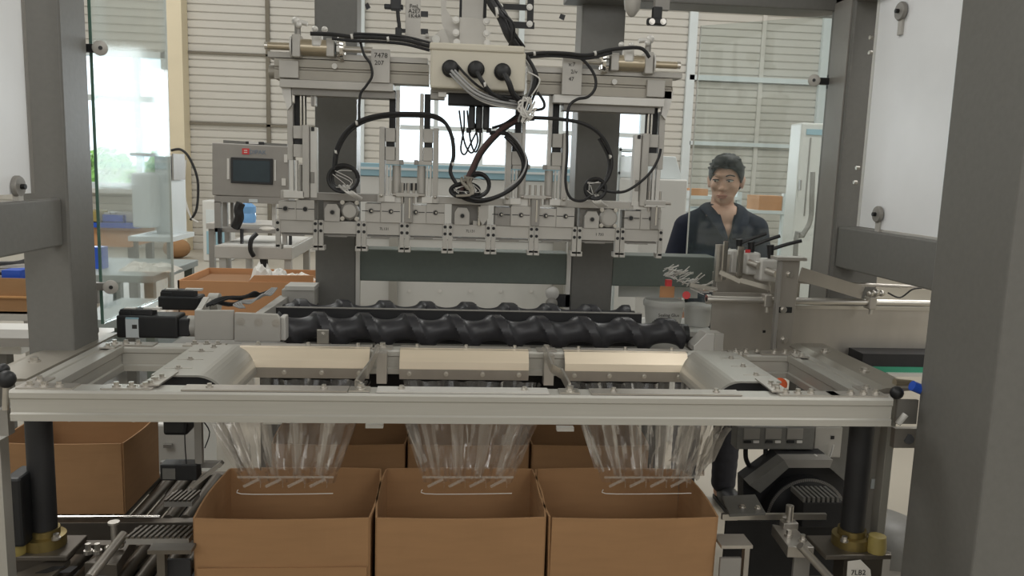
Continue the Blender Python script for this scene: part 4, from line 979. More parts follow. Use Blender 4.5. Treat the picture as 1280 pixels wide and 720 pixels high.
# black window bracket, marked plate, sensor
t = thing('black_bracket', P(650, 20, 2.72), 'black flat bracket with square windows at the top right of the mast', 'bracket')
Q('plate', black_matte, t, (660, -60, 668, 33, 2.72, .008), (628, 27, 668, 35, 2.72, .008), (622, 5, 662, 12, 2.72, .008))
bolts([P(662, 9, 2.72), P(662, 30, 2.72), P(625, 8, 2.72)], .007, .005, (0, -1, 0), False).build('bolts', machined_light, t, kind='stuff')
t = thing('marked_plate', P(517, 30, 2.72), 'beige plate with handwriting and black side knobs at the top', 'plate')
Q('plate', machined, t, (507, -60, 526, 44, 2.72, .006), bevel=.001)
for j, s_ in enumerate(('FmL', 'A2E7', '1K4A')): text('handwriting', s_, .018, ink, t, P(518, 8+j*6, 2.718))
Q('knob', black, t, (526, 14, 535, 20, 2.72, .02)); Q('knob', black, t, (526, 36, 535, 42, 2.72, .02)); Q('knob', black, t, (501, 36, 507, 40, 2.72, .02))
MB().cyl(P(532, 45, 2.72), P(536, 45, 2.72), .008).build('spacer', machined, t)
Q('foot', machined, t, (495, 44, 545, 50, 2.72, .03))
t = thing('proximity_sensor', P(495, 20, 2.7), 'black sensor with hanging cable at the top left of the mast', 'sensor')
Q('body', black, t, (488, -20, 501, 12, 2.70, .03), bevel=.003); Q('arm', black, t, (480, 5, 504, 11, 2.71, .02), bevel=.003)
MB().tube([P(497, 12, 2.69), P(498, 25, 2.69), P(499, 32, 2.69), P(498, 48, 2.69)], .006, 8, 4).build('cable', rubber, t, smooth=True)
Q('connector', black, t, (494, 34, 502, 46, 2.68, .02), bevel=.003)
tag(MB().prism(pg([(456, 6), (460, 3), (463, 9), (458, 12)], 3.0), 'y', 3.0, 3.01).build('square_magnet', black), 'small dark square left of the marked plate', 'clip')
tag(MB().prism(pg([(699, 22), (701, 17), (707, 19), (705, 25)], 3.0), 'y', 3.0, 3.01).build('square_magnet', black), 'small dark square right of the black bracket', 'clip')
t = thing('camera_sensor', P(822, 20, 2.8), 'dark sensor with twin ends hanging from the top beam', 'sensor')
Q('arm', machined_dark, t, (820, -30, 838, 12, 2.82, .03)); Q('clamp', black, t, (817, 8, 828, 24, 2.80, .03), bevel=.003); Q('head', black, t, (810, 22, 834, 31, 2.79, .03), bevel=.006)
bolts([P(815, 27, 2.79), P(829, 27, 2.79)], .007, .006, (0, -1, 0), False).build('lenses', steel, t, kind='stuff')
MB().lathe(P(790, 12, 2.85), (0, 0, -1), [(.03, -.03), (.026, 0), (.012, .02), (.004, .025)], 14).build('cup', machined, t, smooth=True)

# ================================================================== CABLES
def cable(name, pts, r, material, label, extra=(), cat='cable', ties=()):
    if not extra and not ties:
        return tag(MB().tube([P(*p) for p in pts], r, 8, 6).build(name, material, None, smooth=True), label, cat, 'cables of the gripper head')
    t = thing(name, P(*pts[0]), label, cat, 'cables of the gripper head')
    MB().tube([P(*p) for p in pts], r, 8, 6).build('sheath', material, t, smooth=True)
    for e in extra: MB().tube([P(*p) for p in e[0]], e[1], 7, 6).build('strand', e[2] if len(e) > 2 else material, t, smooth=True)
    for (a, c, Y) in ties:
        p = P(a, c, Y); MB().lathe(p-Vector((.004, 0, 0)), (1, .1, .2), [(r*1.25, 0), (r*1.25, .007)], 12).build('cable_tie', cable_white, t)
    return t
Yk = 2.66
def off(pts, dx, dy, dz=0): return [(a+dx, c+dy, Y+dz) for a, c, Y in pts]
arc = [(417, 212, Yk), (420, 188, Yk), (432, 165, Yk), (452, 150, Yk), (480, 143, Yk), (512, 142, Yk), (540, 144, Yk), (556, 153, Yk), (565, 172, Yk), (567, 195, Yk), (563, 215, Yk), (572, 232, Yk)]
cable('arched_cable', arc, .0062, rubber, 'thick black cable arching over the left half of the gripper row', [(off(arc[:9], 2, 3, .01), .005)], ties=[(446, 154, Yk), (420, 190, Yk), (566, 205, Yk)])
arc2 = [(575, 240, Yk), (588, 215, Yk), (600, 190, Yk), (622, 165, Yk), (645, 150, Yk), (665, 147, Yk), (700, 149, Yk), (730, 155, Yk), (752, 170, Yk), (764, 195, Yk), (762, 218, Yk), (748, 238, Yk)]
cable('arched_cable', arc2[5:], .006, rubber, 'thick black cable arching over the right half of the gripper row', [(off(arc2[8:], -3, 3, .01), .006)], ties=[(763, 196, Yk)])
cable('rising_cable', arc2[:6], .008, cable_red, 'dark reddish cable rising to the right from the centre knot', [(off(arc2[:6], 3, 2, .01), .005, rubber)])
lp = [(612, 166, Yk), (635, 168, Yk), (650, 184, Yk), (658, 205, Yk), (650, 226, Yk), (630, 242, Yk), (605, 250, Yk), (584, 246, Yk), (572, 236, Yk)]
cable('looped_cable', lp, .007, rubber, 'thick black cable loop at the centre beside the knot', [(off(lp[1:], -4, 2, .012), .006), (off(lp[1:6], 0, -4, -.008), .003, cable_grey)])
def coil(cx, cy, rx, ry, label, n=3, r=.0055):
    t = thing('coiled_cable', P(cx, cy, Yk), label, 'cable', 'small cable coils on the grippers')
    for i in range(n):
        pts = [P(cx+(rx-i*1.6)*math.cos(a*.5236)+i, cy+(ry-i*1.2)*math.sin(a*.5236), Yk+.008*i) for a in range(12)]
        MB().tube(pts, r, 7, 3, closed=True).build('loop', rubber, t, smooth=True)
    b = MB()
    for i in range(4): 
        a = random.uniform(0, 6.28); b.tube([P(cx-rx*.6+random.uniform(-4, 4), cy-ry*.4+random.uniform(-4, 6), Yk-.012), P(cx+rx*.6*math.cos(a), cy+ry*.6*math.sin(a), Yk-.015), P(cx+rx*.8*math.cos(a+1), cy+ry*.8*math.sin(a+1), Yk-.012)], .0011, 5, 4)
    b.build('ties', cable_white, t, kind='stuff', smooth=True)
    return t
coil(429, 223, 19, 17, 'coil of black cable with white ties above the second gripper')
coil(597, 231, 15, 15, 'coil of black cable at the central knot')
coil(581, 238, 18, 9, 'flattened coil of black cable left of the central knot', 2, .006)
coil(744, 236, 13, 13, 'coil of black cable with white ties above the ring flange gripper')
b = MB()
for i in range(8):
    a = random.uniform(0, 6.28); b.tube([P(582+random.uniform(-6, 6), 224+random.uniform(-5, 5), Yk-.02), P(588+14*math.cos(a), 232+10*math.sin(a), Yk-.028), P(578+8*math.cos(a+2), 240+5*math.sin(a), Yk-.02)], .004, 6, 4)
kn = tag(b.build('cable_knot', alu_dark, None, smooth=True), 'grey knot of cable joints at the centre', 'cable')
cable('thin_cable', [(450, 50, 2.66), (455, 68, 2.66), (463, 80, 2.66), (465, 95, 2.66), (458, 107, 2.66), (450, 120, 2.66), (449, 152, 2.66)], .0042, rubber, 'thin black cable dropping from the left rail')
top1 = [(388, 42, 2.64), (415, 43, 2.64), (440, 46, 2.64), (470, 47, 2.64), (505, 50, 2.64), (537, 58, 2.64)]
cable('bundled_cable', top1, .0065, rubber, 'black cable bundle along the left rail to the control box', [(off(top1[1:], 0, 5, .01), .005), (off(top1[2:], 2, -4, .008), .004)], ties=[(440, 46, 2.64), (485, 49, 2.64)])
top2 = [(656, 68, 2.64), (685, 66, 2.64), (710, 67, 2.64), (735, 69, 2.64), (765, 62, 2.64), (800, 60, 2.64), (812, 72, 2.64)]
cable('bundled_cable', top2, .006, rubber, 'black cable bundle along the right rail', [(off(top2[:5], 0, 4, .01), .005)], ties=[(668, 67, 2.64), (744, 67, 2.64)])
cable('looping_cable', [(690, 66, 2.65), (712, 67, 2.65), (730, 76, 2.65), (743, 94, 2.65), (744, 110, 2.65), (735, 121, 2.65), (722, 124, 2.65), (712, 132, 2.65), (709, 150, 2.65), (709, 190, 2.65), (707, 228, 2.65), (713, 247, 2.65), (728, 251, 2.65), (742, 241, 2.65)], .0048, rubber, 'black cable looping down over the right rail and post')
thk = [(600, -40, 2.62), (612, 0, 2.62), (626, 22, 2.62), (636, 45, 2.62), (648, 62, 2.66)]
cable('thick_cable', thk, .013, rubber, 'thick black cable bundle coming down beside the mast', [(off(thk, 6, -3, .012), .008), ([(622, 18, 2.6), (636, 26, 2.6), (640, 45, 2.6), (636, 58, 2.62)], .003), ([(626, 12, 2.6), (642, 30, 2.6), (642, 50, 2.62)], .003)], ties=[(621, 16, 2.61)])
sd = [(658, 70, 2.58), (668, 88, 2.58), (668, 105, 2.58), (662, 122, 2.58), (657, 135, 2.58), (652, 150, 2.60)]
cable('side_cable', sd, .006, rubber, 'black cables bending down along the right side of the control box', [(off(sd, -4, 2, .01), .004, cable_grey), (off(sd, 3, 4, .015), .004), ([(660, 90, 2.57), (674, 98, 2.57), (672, 108, 2.57), (664, 120, 2.57)], .0022, cable_white)])
gw = [(564, 88, 2.53), (575, 100, 2.52), (592, 115, 2.52), (615, 125, 2.53), (650, 131, 2.56)]
cable('gland_cables', gw, .004, cable_grey, 'bundle of pale grey wires from the left gland', [(off(gw, 2, -3, .006), .0035, cable_grey), (off(gw, -2, 3, .006), .0035, cable_grey), (off(gw, 1, 6, .012), .003, cable_white), (off(gw, 8, -6, .015), .004, rubber)])
cable('gland_cable', [(596, 90, 2.53), (603, 102, 2.52), (615, 117, 2.53), (640, 128, 2.56), (652, 131, 2.57)], .007, rubber, 'black cable from the middle gland', ties=[(606, 106, 2.52)])
cable('gland_cable', [(630, 92, 2.53), (636, 103, 2.52), (642, 118, 2.53), (655, 130, 2.56)], .009, rubber, 'black cable from the right gland')
kp = P(658, 134, 2.55); b = MB()
for i in range(9):
    a = i*.7; b.tube([kp+Vector((.02*math.cos(a), -.01, .03*math.sin(a))), kp+Vector((.03*math.cos(a+2), -.02, .03*math.sin(a+2))), kp+Vector((.015*math.cos(a+4), -.01, -.04+.01*math.sin(a)))], .003, 5, 4)
tag(b.build('tie_cluster', cable_white, None, smooth=True), 'cluster of white cable ties below the right gland', 'cable ties')
for i, (pts, lb) in enumerate((([(574, 138, 2.66), (577, 160, 2.66), (582, 182, 2.66), (590, 191, 2.66), (597, 176, 2.66), (592, 150, 2.66)], 'thin dark cable loop hanging under the valve block, left one'),
                  ([(580, 138, 2.67), (580, 160, 2.67), (576, 186, 2.67), (581, 193, 2.67), (588, 180, 2.67), (598, 160, 2.67)], 'thin dark cable loop hanging under the valve block, crossing one'),
                  ([(584, 138, 2.68), (588, 175, 2.68), (594, 190, 2.68), (600, 178, 2.68), (600, 164, 2.68)], 'thin dark cable loop hanging under the valve block, right one'),
                  ([(615, 160, 2.66), (630, 155, 2.66), (645, 145, 2.64), (655, 137, 2.6)], 'short dark cable from valve plugs to the tie cluster'),
                  ([(662, 138, 2.62), (678, 136, 2.62), (680, 128, 2.62), (672, 115, 2.62)], 'short dark cable loop right of the tie cluster'),
                  ([(826, 186, 2.66), (823, 198, 2.66), (814, 214, 2.66), (800, 228, 2.66), (782, 239, 2.66), (765, 240, 2.66), (748, 236, 2.66)], 'thin black cable running from right slide to right coil'))):
    cable('thin_cable', pts, .003 if i < 3 else .0045, rubber, lb)
t = thing('hose_knot', P(440, 236, 2.68), 'white air hose knot lying on the left carrier bar', 'hose')
b = MB()
for i in range(3): b.tube([P(424+i*5, 232, 2.68), P(430+i*4, 238, 2.66), P(438+i*3, 243, 2.66), P(446+i*3, 248, 2.68)], .0045, 6, 4)
b.build('hose', machined_light, t, smooth=True)
t = thing('hose_knot', P(742, 250, 2.68), 'white air hose knot lying on the right carrier bar', 'hose')
b = MB()
for i in range(4): b.tube([P(735+i*4, 244, 2.68), P(742+i*3, 252, 2.66), P(750+i*3, 258, 2.68)], .005, 6, 4)
b.build('hose', machined_light, t, smooth=True)

# ================================================================== STAINLESS INFEED AT THE RIGHT
sf = thing('infeed_conveyor', P(1030, 440, 2.8), 'stainless steel infeed conveyor side panels at the right behind the frame', 'conveyor')
Q('side_panel', steel_dull, sf, (889, 366, 974, 438, 2.74, .01), bevel=.001)
Q('side_panel', steel_dull, sf, (988, 386, 1170, 444, 2.72, .012), bevel=.001)
Q('top_lip', steel, sf, (988, 383, 1170, 387, 2.715, .03))
Q('rear_panel', steel, sf, (905, 345, 1000, 372, 2.86, .01))
Q('hole', black, sf, (954, 413, 957, 416, 2.737, .004))
Q('belt', black_matte, sf, (1078, 443, 1190, 459, 2.62, .1)); Q('green_edge', teal, sf, (1082, 459, 1190, 467, 2.615, .1)); Q('belt_bed', machined_light, sf, (1110, 467, 1190, 471, 2.60, .1))
for a in (1087, 1126): MB().lathe(P(a, 446, 2.66), (0, 0, 1), [(.030, -.008), (.030, 0), (.026, .003)], 20).build('belt_glint', steel, sf, smooth=True)  # steel discs put in as glints along the belt
MB().box(.95, 1.39, 2.78, 2.96, .93, .98).build('bed', steel_dull, sf); MB().box(1.3, 1.36, 2.8, 2.86, 0, .93).build('leg', grey_paint, sf)
t = thing('guide_tube', P(1000, 376, 2.66), 'round stainless guide tube running across the infeed', 'tube')
a0, a1 = P(884, 374, 2.66), P(1180, 380, 2.66); a1.z = a0.z
MB().cyl(a0, a1, .0125, seg=18).build('tube', steel, t, smooth=True)
MB().cyl(a0-Vector((.003, 0, 0)), a0+Vector((.012, 0, 0)), .0165, seg=18).build('end_cap', steel, t, smooth=True); MB().cyl(a0-Vector((.004, 0, 0)), a0-Vector((.002, 0, 0)), .008, seg=14).build('bore', black, t)
for a in (958, 1088):
    p = P(a, 375, 2.66); MB().box(p.x-.014, p.x+.014, 2.64, 2.68, a0.z-.022, a0.z+.022).build('clamp', steel_dull, t, bevel=.004); MB().cyl((p.x, 2.65, a0.z-.04), (p.x, 2.65, a0.z-.02), .007).build('clamp_screw', steel, t)
p = P(1095, 366, 2.64); MB().ball((p.x, 2.64, p.z), .014).ball((p.x-.02, 2.64, p.z-.003), .013).ball((p.x+.02, 2.64, p.z-.002), .012).build('wing_nut', steel, t, smooth=True)
t = thing('infeed_upright', P(984, 437, 2.6), 'flat upright steel bracket with dark slot standing in front of the infeed', 'bracket')
MB().prism(pg([(973, 326), (1000, 326), (1000, 330), (988, 440), (971, 440)], 2.61), 'y', 2.61, 2.618).build('plate', steel_dull, t, bevel=.001)
Q('top_flange', steel_dull, t, (972, 322, 1009, 326, 2.58, .06)); Q('front_lip', machined_dark, t, (970, 326, 974, 438, 2.59, .02))
Q('slot', black, t, (974, 384, 990, 391, 2.606, .004)); bolts([P(987, 343, 2.61), P(979, 387, 2.606), P(980, 425, 2.61)], .008, .012, (0, -1, 0), False).build('bolts', steel, t, kind='stuff')
MB().bar(P(1000, 342, 2.63), P(1078, 366, 2.66), .006, .045).build('diagonal_bar', steel_dull, t)
guide('thin_rod', [(998, 352, 2.72), (1170, 360, 2.72)], .007, steel_dull, 'thin steel rod above the round guide tube at the right', 'rod')
tag(MB().tube([P(1110, 366, 2.68), P(1125, 372, 2.68), P(1140, 362, 2.68), P(1152, 360, 2.68)], .003, 6, 5).build('thin_wire', rubber, None), 'thin black wire hanging from the rod at the right', 'wire')
# clamping plates and lever cluster
t = thing('lever_clamp_unit', P(940, 350, 2.8), 'cluster of machined clamp blocks with three black lever handles by the man', 'clamp unit')
Q('plate', steel, t, (895, 306, 904, 352, 2.83, .02)); Q('upright_pin', chrome, t, (904, 302, 909, 350, 2.80, .012)); Q('upright_pin', chrome, t, (922, 308, 929, 350, 2.78, .012)); Q('upright_pin', steel, t, (908, 318, 912, 344, 2.84, .012))
Q('block', machined_light, t, (914, 313, 933, 342, 2.84, .05), bevel=.006); Q('block', machined_light, t, (933, 316, 951, 344, 2.80, .05), bevel=.008); Q('block', machined_light, t, (950, 324, 974, 352, 2.76, .06), bevel=.008)
MB().cyl(P(936, 328, 2.79), P(948, 332, 2.76), .013).cyl(P(958, 338, 2.75), P(970, 342, 2.72), .013).build('spindle', steel, t, smooth=True)
Q('base', steel_dull, t, (895, 342, 975, 366, 2.84, .05), bevel=.003)
MB().bar(P(925, 350, 2.72), P(968, 362, 2.70), .014, .016).bar(P(900, 340, 2.76), P(926, 352, 2.72), .014, .014).build('linkage', steel, t)
MB().box(P(962, 358, 2.70).x, P(970, 358, 2.70).x, 2.69, 2.71, P(966, 366, 2.7).z, P(966, 352, 2.7).z).build('fork', steel, t)
for (a, c, a2, c2, Y) in ((926, 305, 958, 292, 2.86), (941, 308, 975, 295, 2.82), (965, 312, 1002, 301, 2.78)):
    lv = MB().cyl(P(a-2, c-6, Y), P(a-2, c+12, Y), .013, .010, 14).build('lever_hub', black, t, smooth=True)
    MB().tube([P(a-2, c, Y), P((a+a2)/2, (c+c2)/2-1, Y-.02), P(a2, c2, Y-.03)], .0065, 8, 4).build('lever_arm', black, lv, smooth=True)
Q('pink_label', red, t, (932, 312, 938, 316, 2.79, .004))
# cable-tie bunch, red rolls and card
t = thing('cable_tie_bunch', P(850, 350, 2.8), 'bunch of pale plastic cable ties lying at the left of the clamps', 'cable ties')
b = MB()
for i in range(60):
    a = random.uniform(828, 880); c = 338+(a-828)*.45+random.uniform(-6, 7); L = random.uniform(8, 20); an = random.uniform(-.9, .7)
    b.bar(P(a, c, 2.78+random.uniform(-.03, .03)), P(a+L*math.cos(an), c+L*math.sin(an)*.8, 2.76+random.uniform(-.03, .03)), .004, .0025)
b.build('ties', cable_white, t, kind='stuff')
MB().cyl(P(858, 369, 2.78), P(858, 369, 2.75), .014, seg=18).build('red_roll', red, t, smooth=True); Q('red_tape', red, t, (833, 350, 840, 358, 2.78, .02))
MB().bar(P(862, 356, 2.75), P(896, 362, 2.75), .01, .014).build('metal_end', steel, t)
Q('card_piece', card_bright, t, (825, 358, 843, 372, 2.84, .004))
# white buckets on a shelf
sh = thing('bucket_shelf', P(850, 412, 2.97), 'narrow white shelf behind the feed screws carrying the buckets', 'shelf')
Zs = P(830, 412, 3.05).z
MB().box(.72, 1.06, 3.02, 3.32, Zs-.02, Zs-.001).build('shelf_board', white, sh); MB().box(.72, 1.06, 3.28, 3.30, P(840, 376, 3.2).z, P(840, 360, 3.2).z).build('back_board', white, sh)
MB().box(.74, .78, 3.2, 3.24, 0, Zs-.02).box(1.0, 1.04, 3.2, 3.24, 0, Zs-.02).build('leg', grey_paint, sh)
def bucket(px, Y, r, pt, pb, label, print_):
    c = P(px, 380, Y); z0 = Zs; z1 = P(px, pt, Y).z; t = thing('plastic_bucket', (c.x, Y, z0), label, 'bucket', 'white plastic buckets'); h = z1-z0
    MB().lathe((c.x, Y, z0), (0, 0, 1), [(r*.86, 0), (r*.98, h*.78), (r*.98, h*.8)], 28).build('tub', white, t, smooth=True)
    MB().lathe((c.x, Y, z0+h*.78), (0, 0, 1), [(r*1.04, 0), (r*1.06, h*.12), (r*1.0, h*.2), (r*.93, h*.22), (r*.9, h*.18)], 28).build('lid', white, t, smooth=True)
    if print_:
        for j, s_ in enumerate(('Sealing Glue', 'Hot Melt')): text('print', s_, .017, ink, t, Vector((c.x+.0, Y-r*.96-.003, z0+h*(.55-.18*j))))
bucket(830, 3.10, .079, 374, 412, 'round white plastic bucket with printed text behind the screw end', True)
bucket(873, 3.16, .058, 380, 412, 'plain smaller white plastic bucket to the right of the printed one', False)
t = thing('pulley', P(690, 378, 3.05), 'small grey wheel fitting beside the right centre post', 'wheel')
MB().lathe(P(689, 379, 3.08), (0, -1, 0), [(.022, 0), (.024, .01), (.018, .016), (.006, .018)], 22).build('wheel', machined_dark, t, smooth=True)
MB().lathe(P(690, 366, 3.09), (0, -1, 0), [(.026, 0), (.027, .01), (.02, .014)], 22).build('cover', machined_light, t, smooth=True); Q('arm', black_matte, t, (695, 368, 712, 384, 3.09, .01))
tag(MB().lathe(P(975, 480, 2.35), (-.2, -1, .1), [(.02, 0), (.02, .012), (.012, .02)], 18).build('push_button', orange, None, smooth=True), 'round orange push button seen inside the right frame opening', 'button')

# ================================================================== BACKGROUND MACHINES
t = thing('white_machine', P(590, 300, 5.5), 'long low white machine with pale blue top band behind the grippers', 'machine')
Yw = 5.5; zb_ = 0.0
x0, x1 = P(447, 300, Yw).x, P(724, 300, Yw).x+.35
MB().box(x0, x1, Yw, Yw+.9, .35, P(600, 224, Yw).z).build('body', white, t, bevel=.01)
MB().box(x0, x1, Yw-.01, Yw+.9, P(600, 224, Yw).z, P(600, 208, Yw).z).build('blue_band', blue_light, t, bevel=.005)
MB().box(x0, x1, Yw-.015, Yw, P(600, 216, Yw).z, P(600, 213, Yw).z).build('band_line', white_cool, t)
Q('vent', black_matte, t, *[(503+i*5, 229, 506+i*5, 238, Yw-.006, .01) for i in range(4)])
Q('upright', alu_side, t, (486, 226, 497, 420, Yw-.05, .04)); Q('upright', alu_side, t, (692, 226, 706, 420, Yw-.05, .04))
b = MB()
for a in range(512, 690, 38): b.cyl(P(a, 364, Yw-.005), P(a, 364, Yw), .012, seg=10)
b.build('panel_bolts', machined_light, t, kind='stuff')
Q('panel_line', machined_dark, t, (447, 300, 722, 301, Yw-.003, .004))
MB().box(x0+.1, x0+.2, Yw+.1, Yw+.2, 0, .35).box(x1-.2, x1-.1, Yw+.1, Yw+.2, 0, .35).box(x0+.1, x0+.2, Yw+.7, Yw+.8, 0, .35).box(x1-.2, x1-.1, Yw+.7, Yw+.8, 0, .35).build('foot', grey_paint, t)
t = thing('white_cabinet', P(830, 320, 4.6), 'plain white cabinet between the right slide and the man', 'cabinet')
x0, x1 = P(798, 300, 4.6).x, P(857, 270, 4.6).x
MB().box(x0, x1, 4.6, 5.2, 0, P(830, 224, 4.6).z).build('body', white, t, bevel=.008)
z1 = P(830, 224, 4.6).z; z2 = P(830, 195, 4.7).z
MB().prism([(x0, z1), (P(853, 224, 4.75).x, z1), (P(845, 195, 4.75).x, z2), (x0, z2)], 'y', 4.75, 5.2).build('hopper', white_cool, t, bevel=.004)
t = thing('parts_rack', P(783, 240, 5.2), 'pale shelving with small bins seen right of the right centre post', 'rack')
for y in (186, 215, 238, 262): Q('shelf', white_cool, t, (769, y, 800, y+3, 5.2, .3))
Q('upright', white_cool, t, (769, 184, 772, 400, 5.2, .05), (790, 184, 793, 400, 5.2, .05))
for (a, c) in ((774, 194), (782, 196), (775, 203), (784, 204), (774, 222)): Q('bin', blue_light if a % 2 else machined, t, (a, c, a+7, c+9 if c < 200 else c+10, 5.25, .1))
t = thing('white_fridge', P(1005, 300, 8), 'tall white cabinet with blue top stripe and handle by the right post', 'cabinet')
x0, x1 = P(999, 200, 8).x, P(1060, 200, 8).x
MB().box(x0, x1, 8, 8.28, 0, P(1000, 153, 8).z).build('body', white, t, bevel=.02)
MB().box(x0+.05, x1, 7.985, 8, P(1000, 168, 8).z, P(1000, 161, 8).z).build('blue_stripe', blue_light, t)
Q('door_gap', machined_dark, t, (1009, 172, 1010.5, 270, 7.99, .012)); Q('handle', machined_dark, t, (1000, 225, 1002, 238, 7.95, .04))
tag(MB().tube([P(1016, 215, 6.5), P(1015, 240, 6.5), P(1013, 275, 6.5), P(1003, 295, 6.5), P(994, 320, 6.5), P(994, 600, 6.5)], .022, 8, 5).build('bent_pipe', machined_dark, None, smooth=True), 'bent dark grey pipe rising in front of the tall white cabinet', 'pipe')
# racks with boxes behind the man
rk = thing('storage_rack', P(920, 262, 9.5), 'long low shelf rack behind the man holding cartons', 'rack')
for z, pe in ((P(920, 246, 9.5).z-.0, 926), (P(920, 262, 9.5).z, 986), (.5, 986)): MB().box(P(858, 250, 9.5).x, P(pe, 250, 9.5).x, 9.5, 10.1, z-.04, z).build('shelf', white_cool, rk)
for a in (860, 925, 983): MB().box(P(a, 250, 9.5).x-.03, P(a, 250, 9.5).x+.03, 9.52, 9.58, 0, P(920, 240, 9.5).z).build('upright', white_cool, rk)
zs1 = P(920, 262, 9.5).z; zs0 = P(920, 246, 9.5).z
tag(MB().box(P(949, 250, 9.55).x, P(982, 250, 9.55).x, 9.55, 9.95, zs1, P(965, 245, 9.55).z).build('storage_box', card_bright), 'orange brown cardboard box on the rack right of the man\'s head', 'box')
tag(MB().box(P(863, 240, 9.55).x, P(885, 240, 9.55).x, 9.55, 9.95, zs0, P(875, 236, 9.55).z).build('storage_box', card_bright), 'flat brown cardboard box on the rack left of the man\'s head', 'box')

# HMI cabinet on its stand, left
Yh = 5.0
hm = thing('operator_panel', P(313, 245, Yh), 'grey operator panel cabinet with a dark touch screen on a small frame', 'control panel')
MB().prism(pg([(265, 178), (361, 183), (361, 248), (265, 244)], Yh), 'y', Yh, Yh+.22).build('cabinet', machined_dark, hm, bevel=.006)
MB().prism(pg([(279, 175), (359, 180), (359, 184), (279, 180)], Yh+.05), 'y', Yh+.05, Yh+.2).build('top_flange', grey_paint, hm)
sc_ = MB().prism(pg([(289, 196.5), (341, 198.5), (341, 231), (289, 228.5)], Yh), 'y', Yh-.012, Yh).build('screen_frame', black, hm, bevel=.002)
MB().prism(pg([(292, 200), (338, 201.5), (338, 228), (292, 226)], Yh), 'y', Yh-.014, Yh-.011).build('screen', screen, sc_)
MB().prism(pg([(284, 198), (287, 198), (287, 224), (284, 224)], Yh), 'y', Yh-.005, Yh).prism(pg([(343, 200), (345, 200), (345, 226), (343, 226)], Yh), 'y', Yh-.005, Yh).build('clip', machined_light, hm)
Q('red_logo', red, hm, (302.5, 185.5, 311.5, 193, Yh-.004, .004)); Q('logo_mark', tape, hm, (305, 187.5, 309, 188.5, Yh-.005, .002), (305, 190, 309, 191, Yh-.005, .002))
text('blue_lettering', 'DIPAK', .036, ink_blue, hm, P(322, 190.5, Yh-.003))
Q('top_plate', machined_light, hm, (311, 177, 323, 180, Yh+.04, .02)); Q('latch', black, hm, (307, 177, 330, 181, Yh+.045, .02))
Q('bottom_tag', label_w, hm, (311, 249, 322, 253, Yh-.005, .01))
Q('latch', machined_light, hm, (355, 193, 359, 203, Yh-.01, .01)); Q('latch', machined_light, hm, (352, 223, 357, 232, Yh-.01, .01))
st = thing('panel_stand', P(310, 345, Yh), 'grey tubular stand and white tray table under the operator panel', 'stand')
Q('upper_frame', machined_dark, st, (268, 246, 361, 254, Yh, .2)); Q('left_frame', machined_dark, st, (268, 252, 276, 290, Yh, .03)); Q('lower_frame', machined_dark, st, (268, 286, 352, 291, Yh, .2))
Q('upright', machined_dark, st, (278, 252, 284, 287, Yh+.15, .03)); Q('upright', machined_dark, st, (288, 252, 292, 287, Yh+.15, .03)); Q('upright', machined_light, st, (340, 254, 345, 284, Yh+.1, .03))
zt1 = P(310, 308, 4.85).z; xa, xb = P(268, 310, 4.85).x, P(365, 312, 4.85).x
MB().box(xa, xb, 4.85, 5.6, zt1-.075, zt1).build('tray', machined, st, bevel=.004); MB().box(xa+.02, xb-.02, 4.88, 5.57, zt1, zt1+.004).build('tray_top', white, st)
for x in (xa+.02, xb-.05):
    for y in (4.87, 5.5): MB().box(x, x+.04, y, y+.04, 0, zt1-.075).build('leg', machined, st)
MB().box(xa+.25, xa+.29, 4.9, 4.94, zt1-.22, zt1-.075).box(xa+.25, xb-.1, 4.9, 4.94, zt1-.26, zt1-.22).build('lower_bracket', black_matte, st)
for i in range(4): MB().box(P((272, 300, 353, 361)[i], 295, 4.95).x, P((276, 303, 358, 364)[i], 295, 4.95).x, 4.95, 4.98, zt1, P(300, 286, 4.95).z).build('post', black_matte if i != 2 else machined_dark, st)
MB().tube([P(321, 292, 4.82), P(314, 300, 4.8), P(313, 312, 4.8), P(317, 320, 4.82)], .014, 8, 5).build('cable', rubber, st, smooth=True)
tag(MB().tube([P(301, 254, 4.95), P(298, 262, 4.95), P(299, 272, 4.95), P(294, 284, 4.97)], .028, 8, 5).build('cable_sleeve', rubber, None, smooth=True), 'black bundled cable sleeve hanging under the operator panel', 'cable')
tag(MB().ball(P(334, 286, 5.02), .03, sc=(1.6, 1, .5)).build('cleaning_cloth', tape, None, smooth=True), 'small pale cloth lying on the lower stand frame', 'cloth')
# water dispensers
def dispenser(px0, px1, pt, pb, Y, label, btl):
    x0, x1 = P(px0, 280, Y).x, P(px1, 280, Y).x; z1 = P((px0+px1)/2, pt, Y).z; t = thing('water_dispenser', ((x0+x1)/2, Y+.2, 0), label, 'water dispenser')
    MB().box(x0, x1, Y, Y+.4, 0, z1).build('body', white, t, bevel=.02)
    MB().box(x0+.06, x1-.06, Y-.01, Y+.01, .12, z1*.5).build('door', blue_light, t, bevel=.004); MB().box(x0+.06, x1-.06, Y-.015, Y+.01, z1*.62, z1*.85).build('tap_recess', white_cool, t)
    if btl:
        MB().lathe(((x0+x1)/2+.12, Y+.2, z1), (0, 0, 1), [(.05, -.02), (.12, .03), (.14, .06), (.14, .16), (.132, .18), (.14, .2), (.14, .31), (.11, .35)], 22).build('bottle', blue_bottle, t, smooth=True)
dispenser(253, 286, 251, 318, 13.2, 'white water dispenser with upturned blue bottle left of the operator panel', True)
t = thing('water_bottle', P(310, 265, 6.2), 'light blue water bottle seen under the operator panel', 'bottle')
p = P(310, 278, 6.2); z1 = P(310, 254, 6.2).z
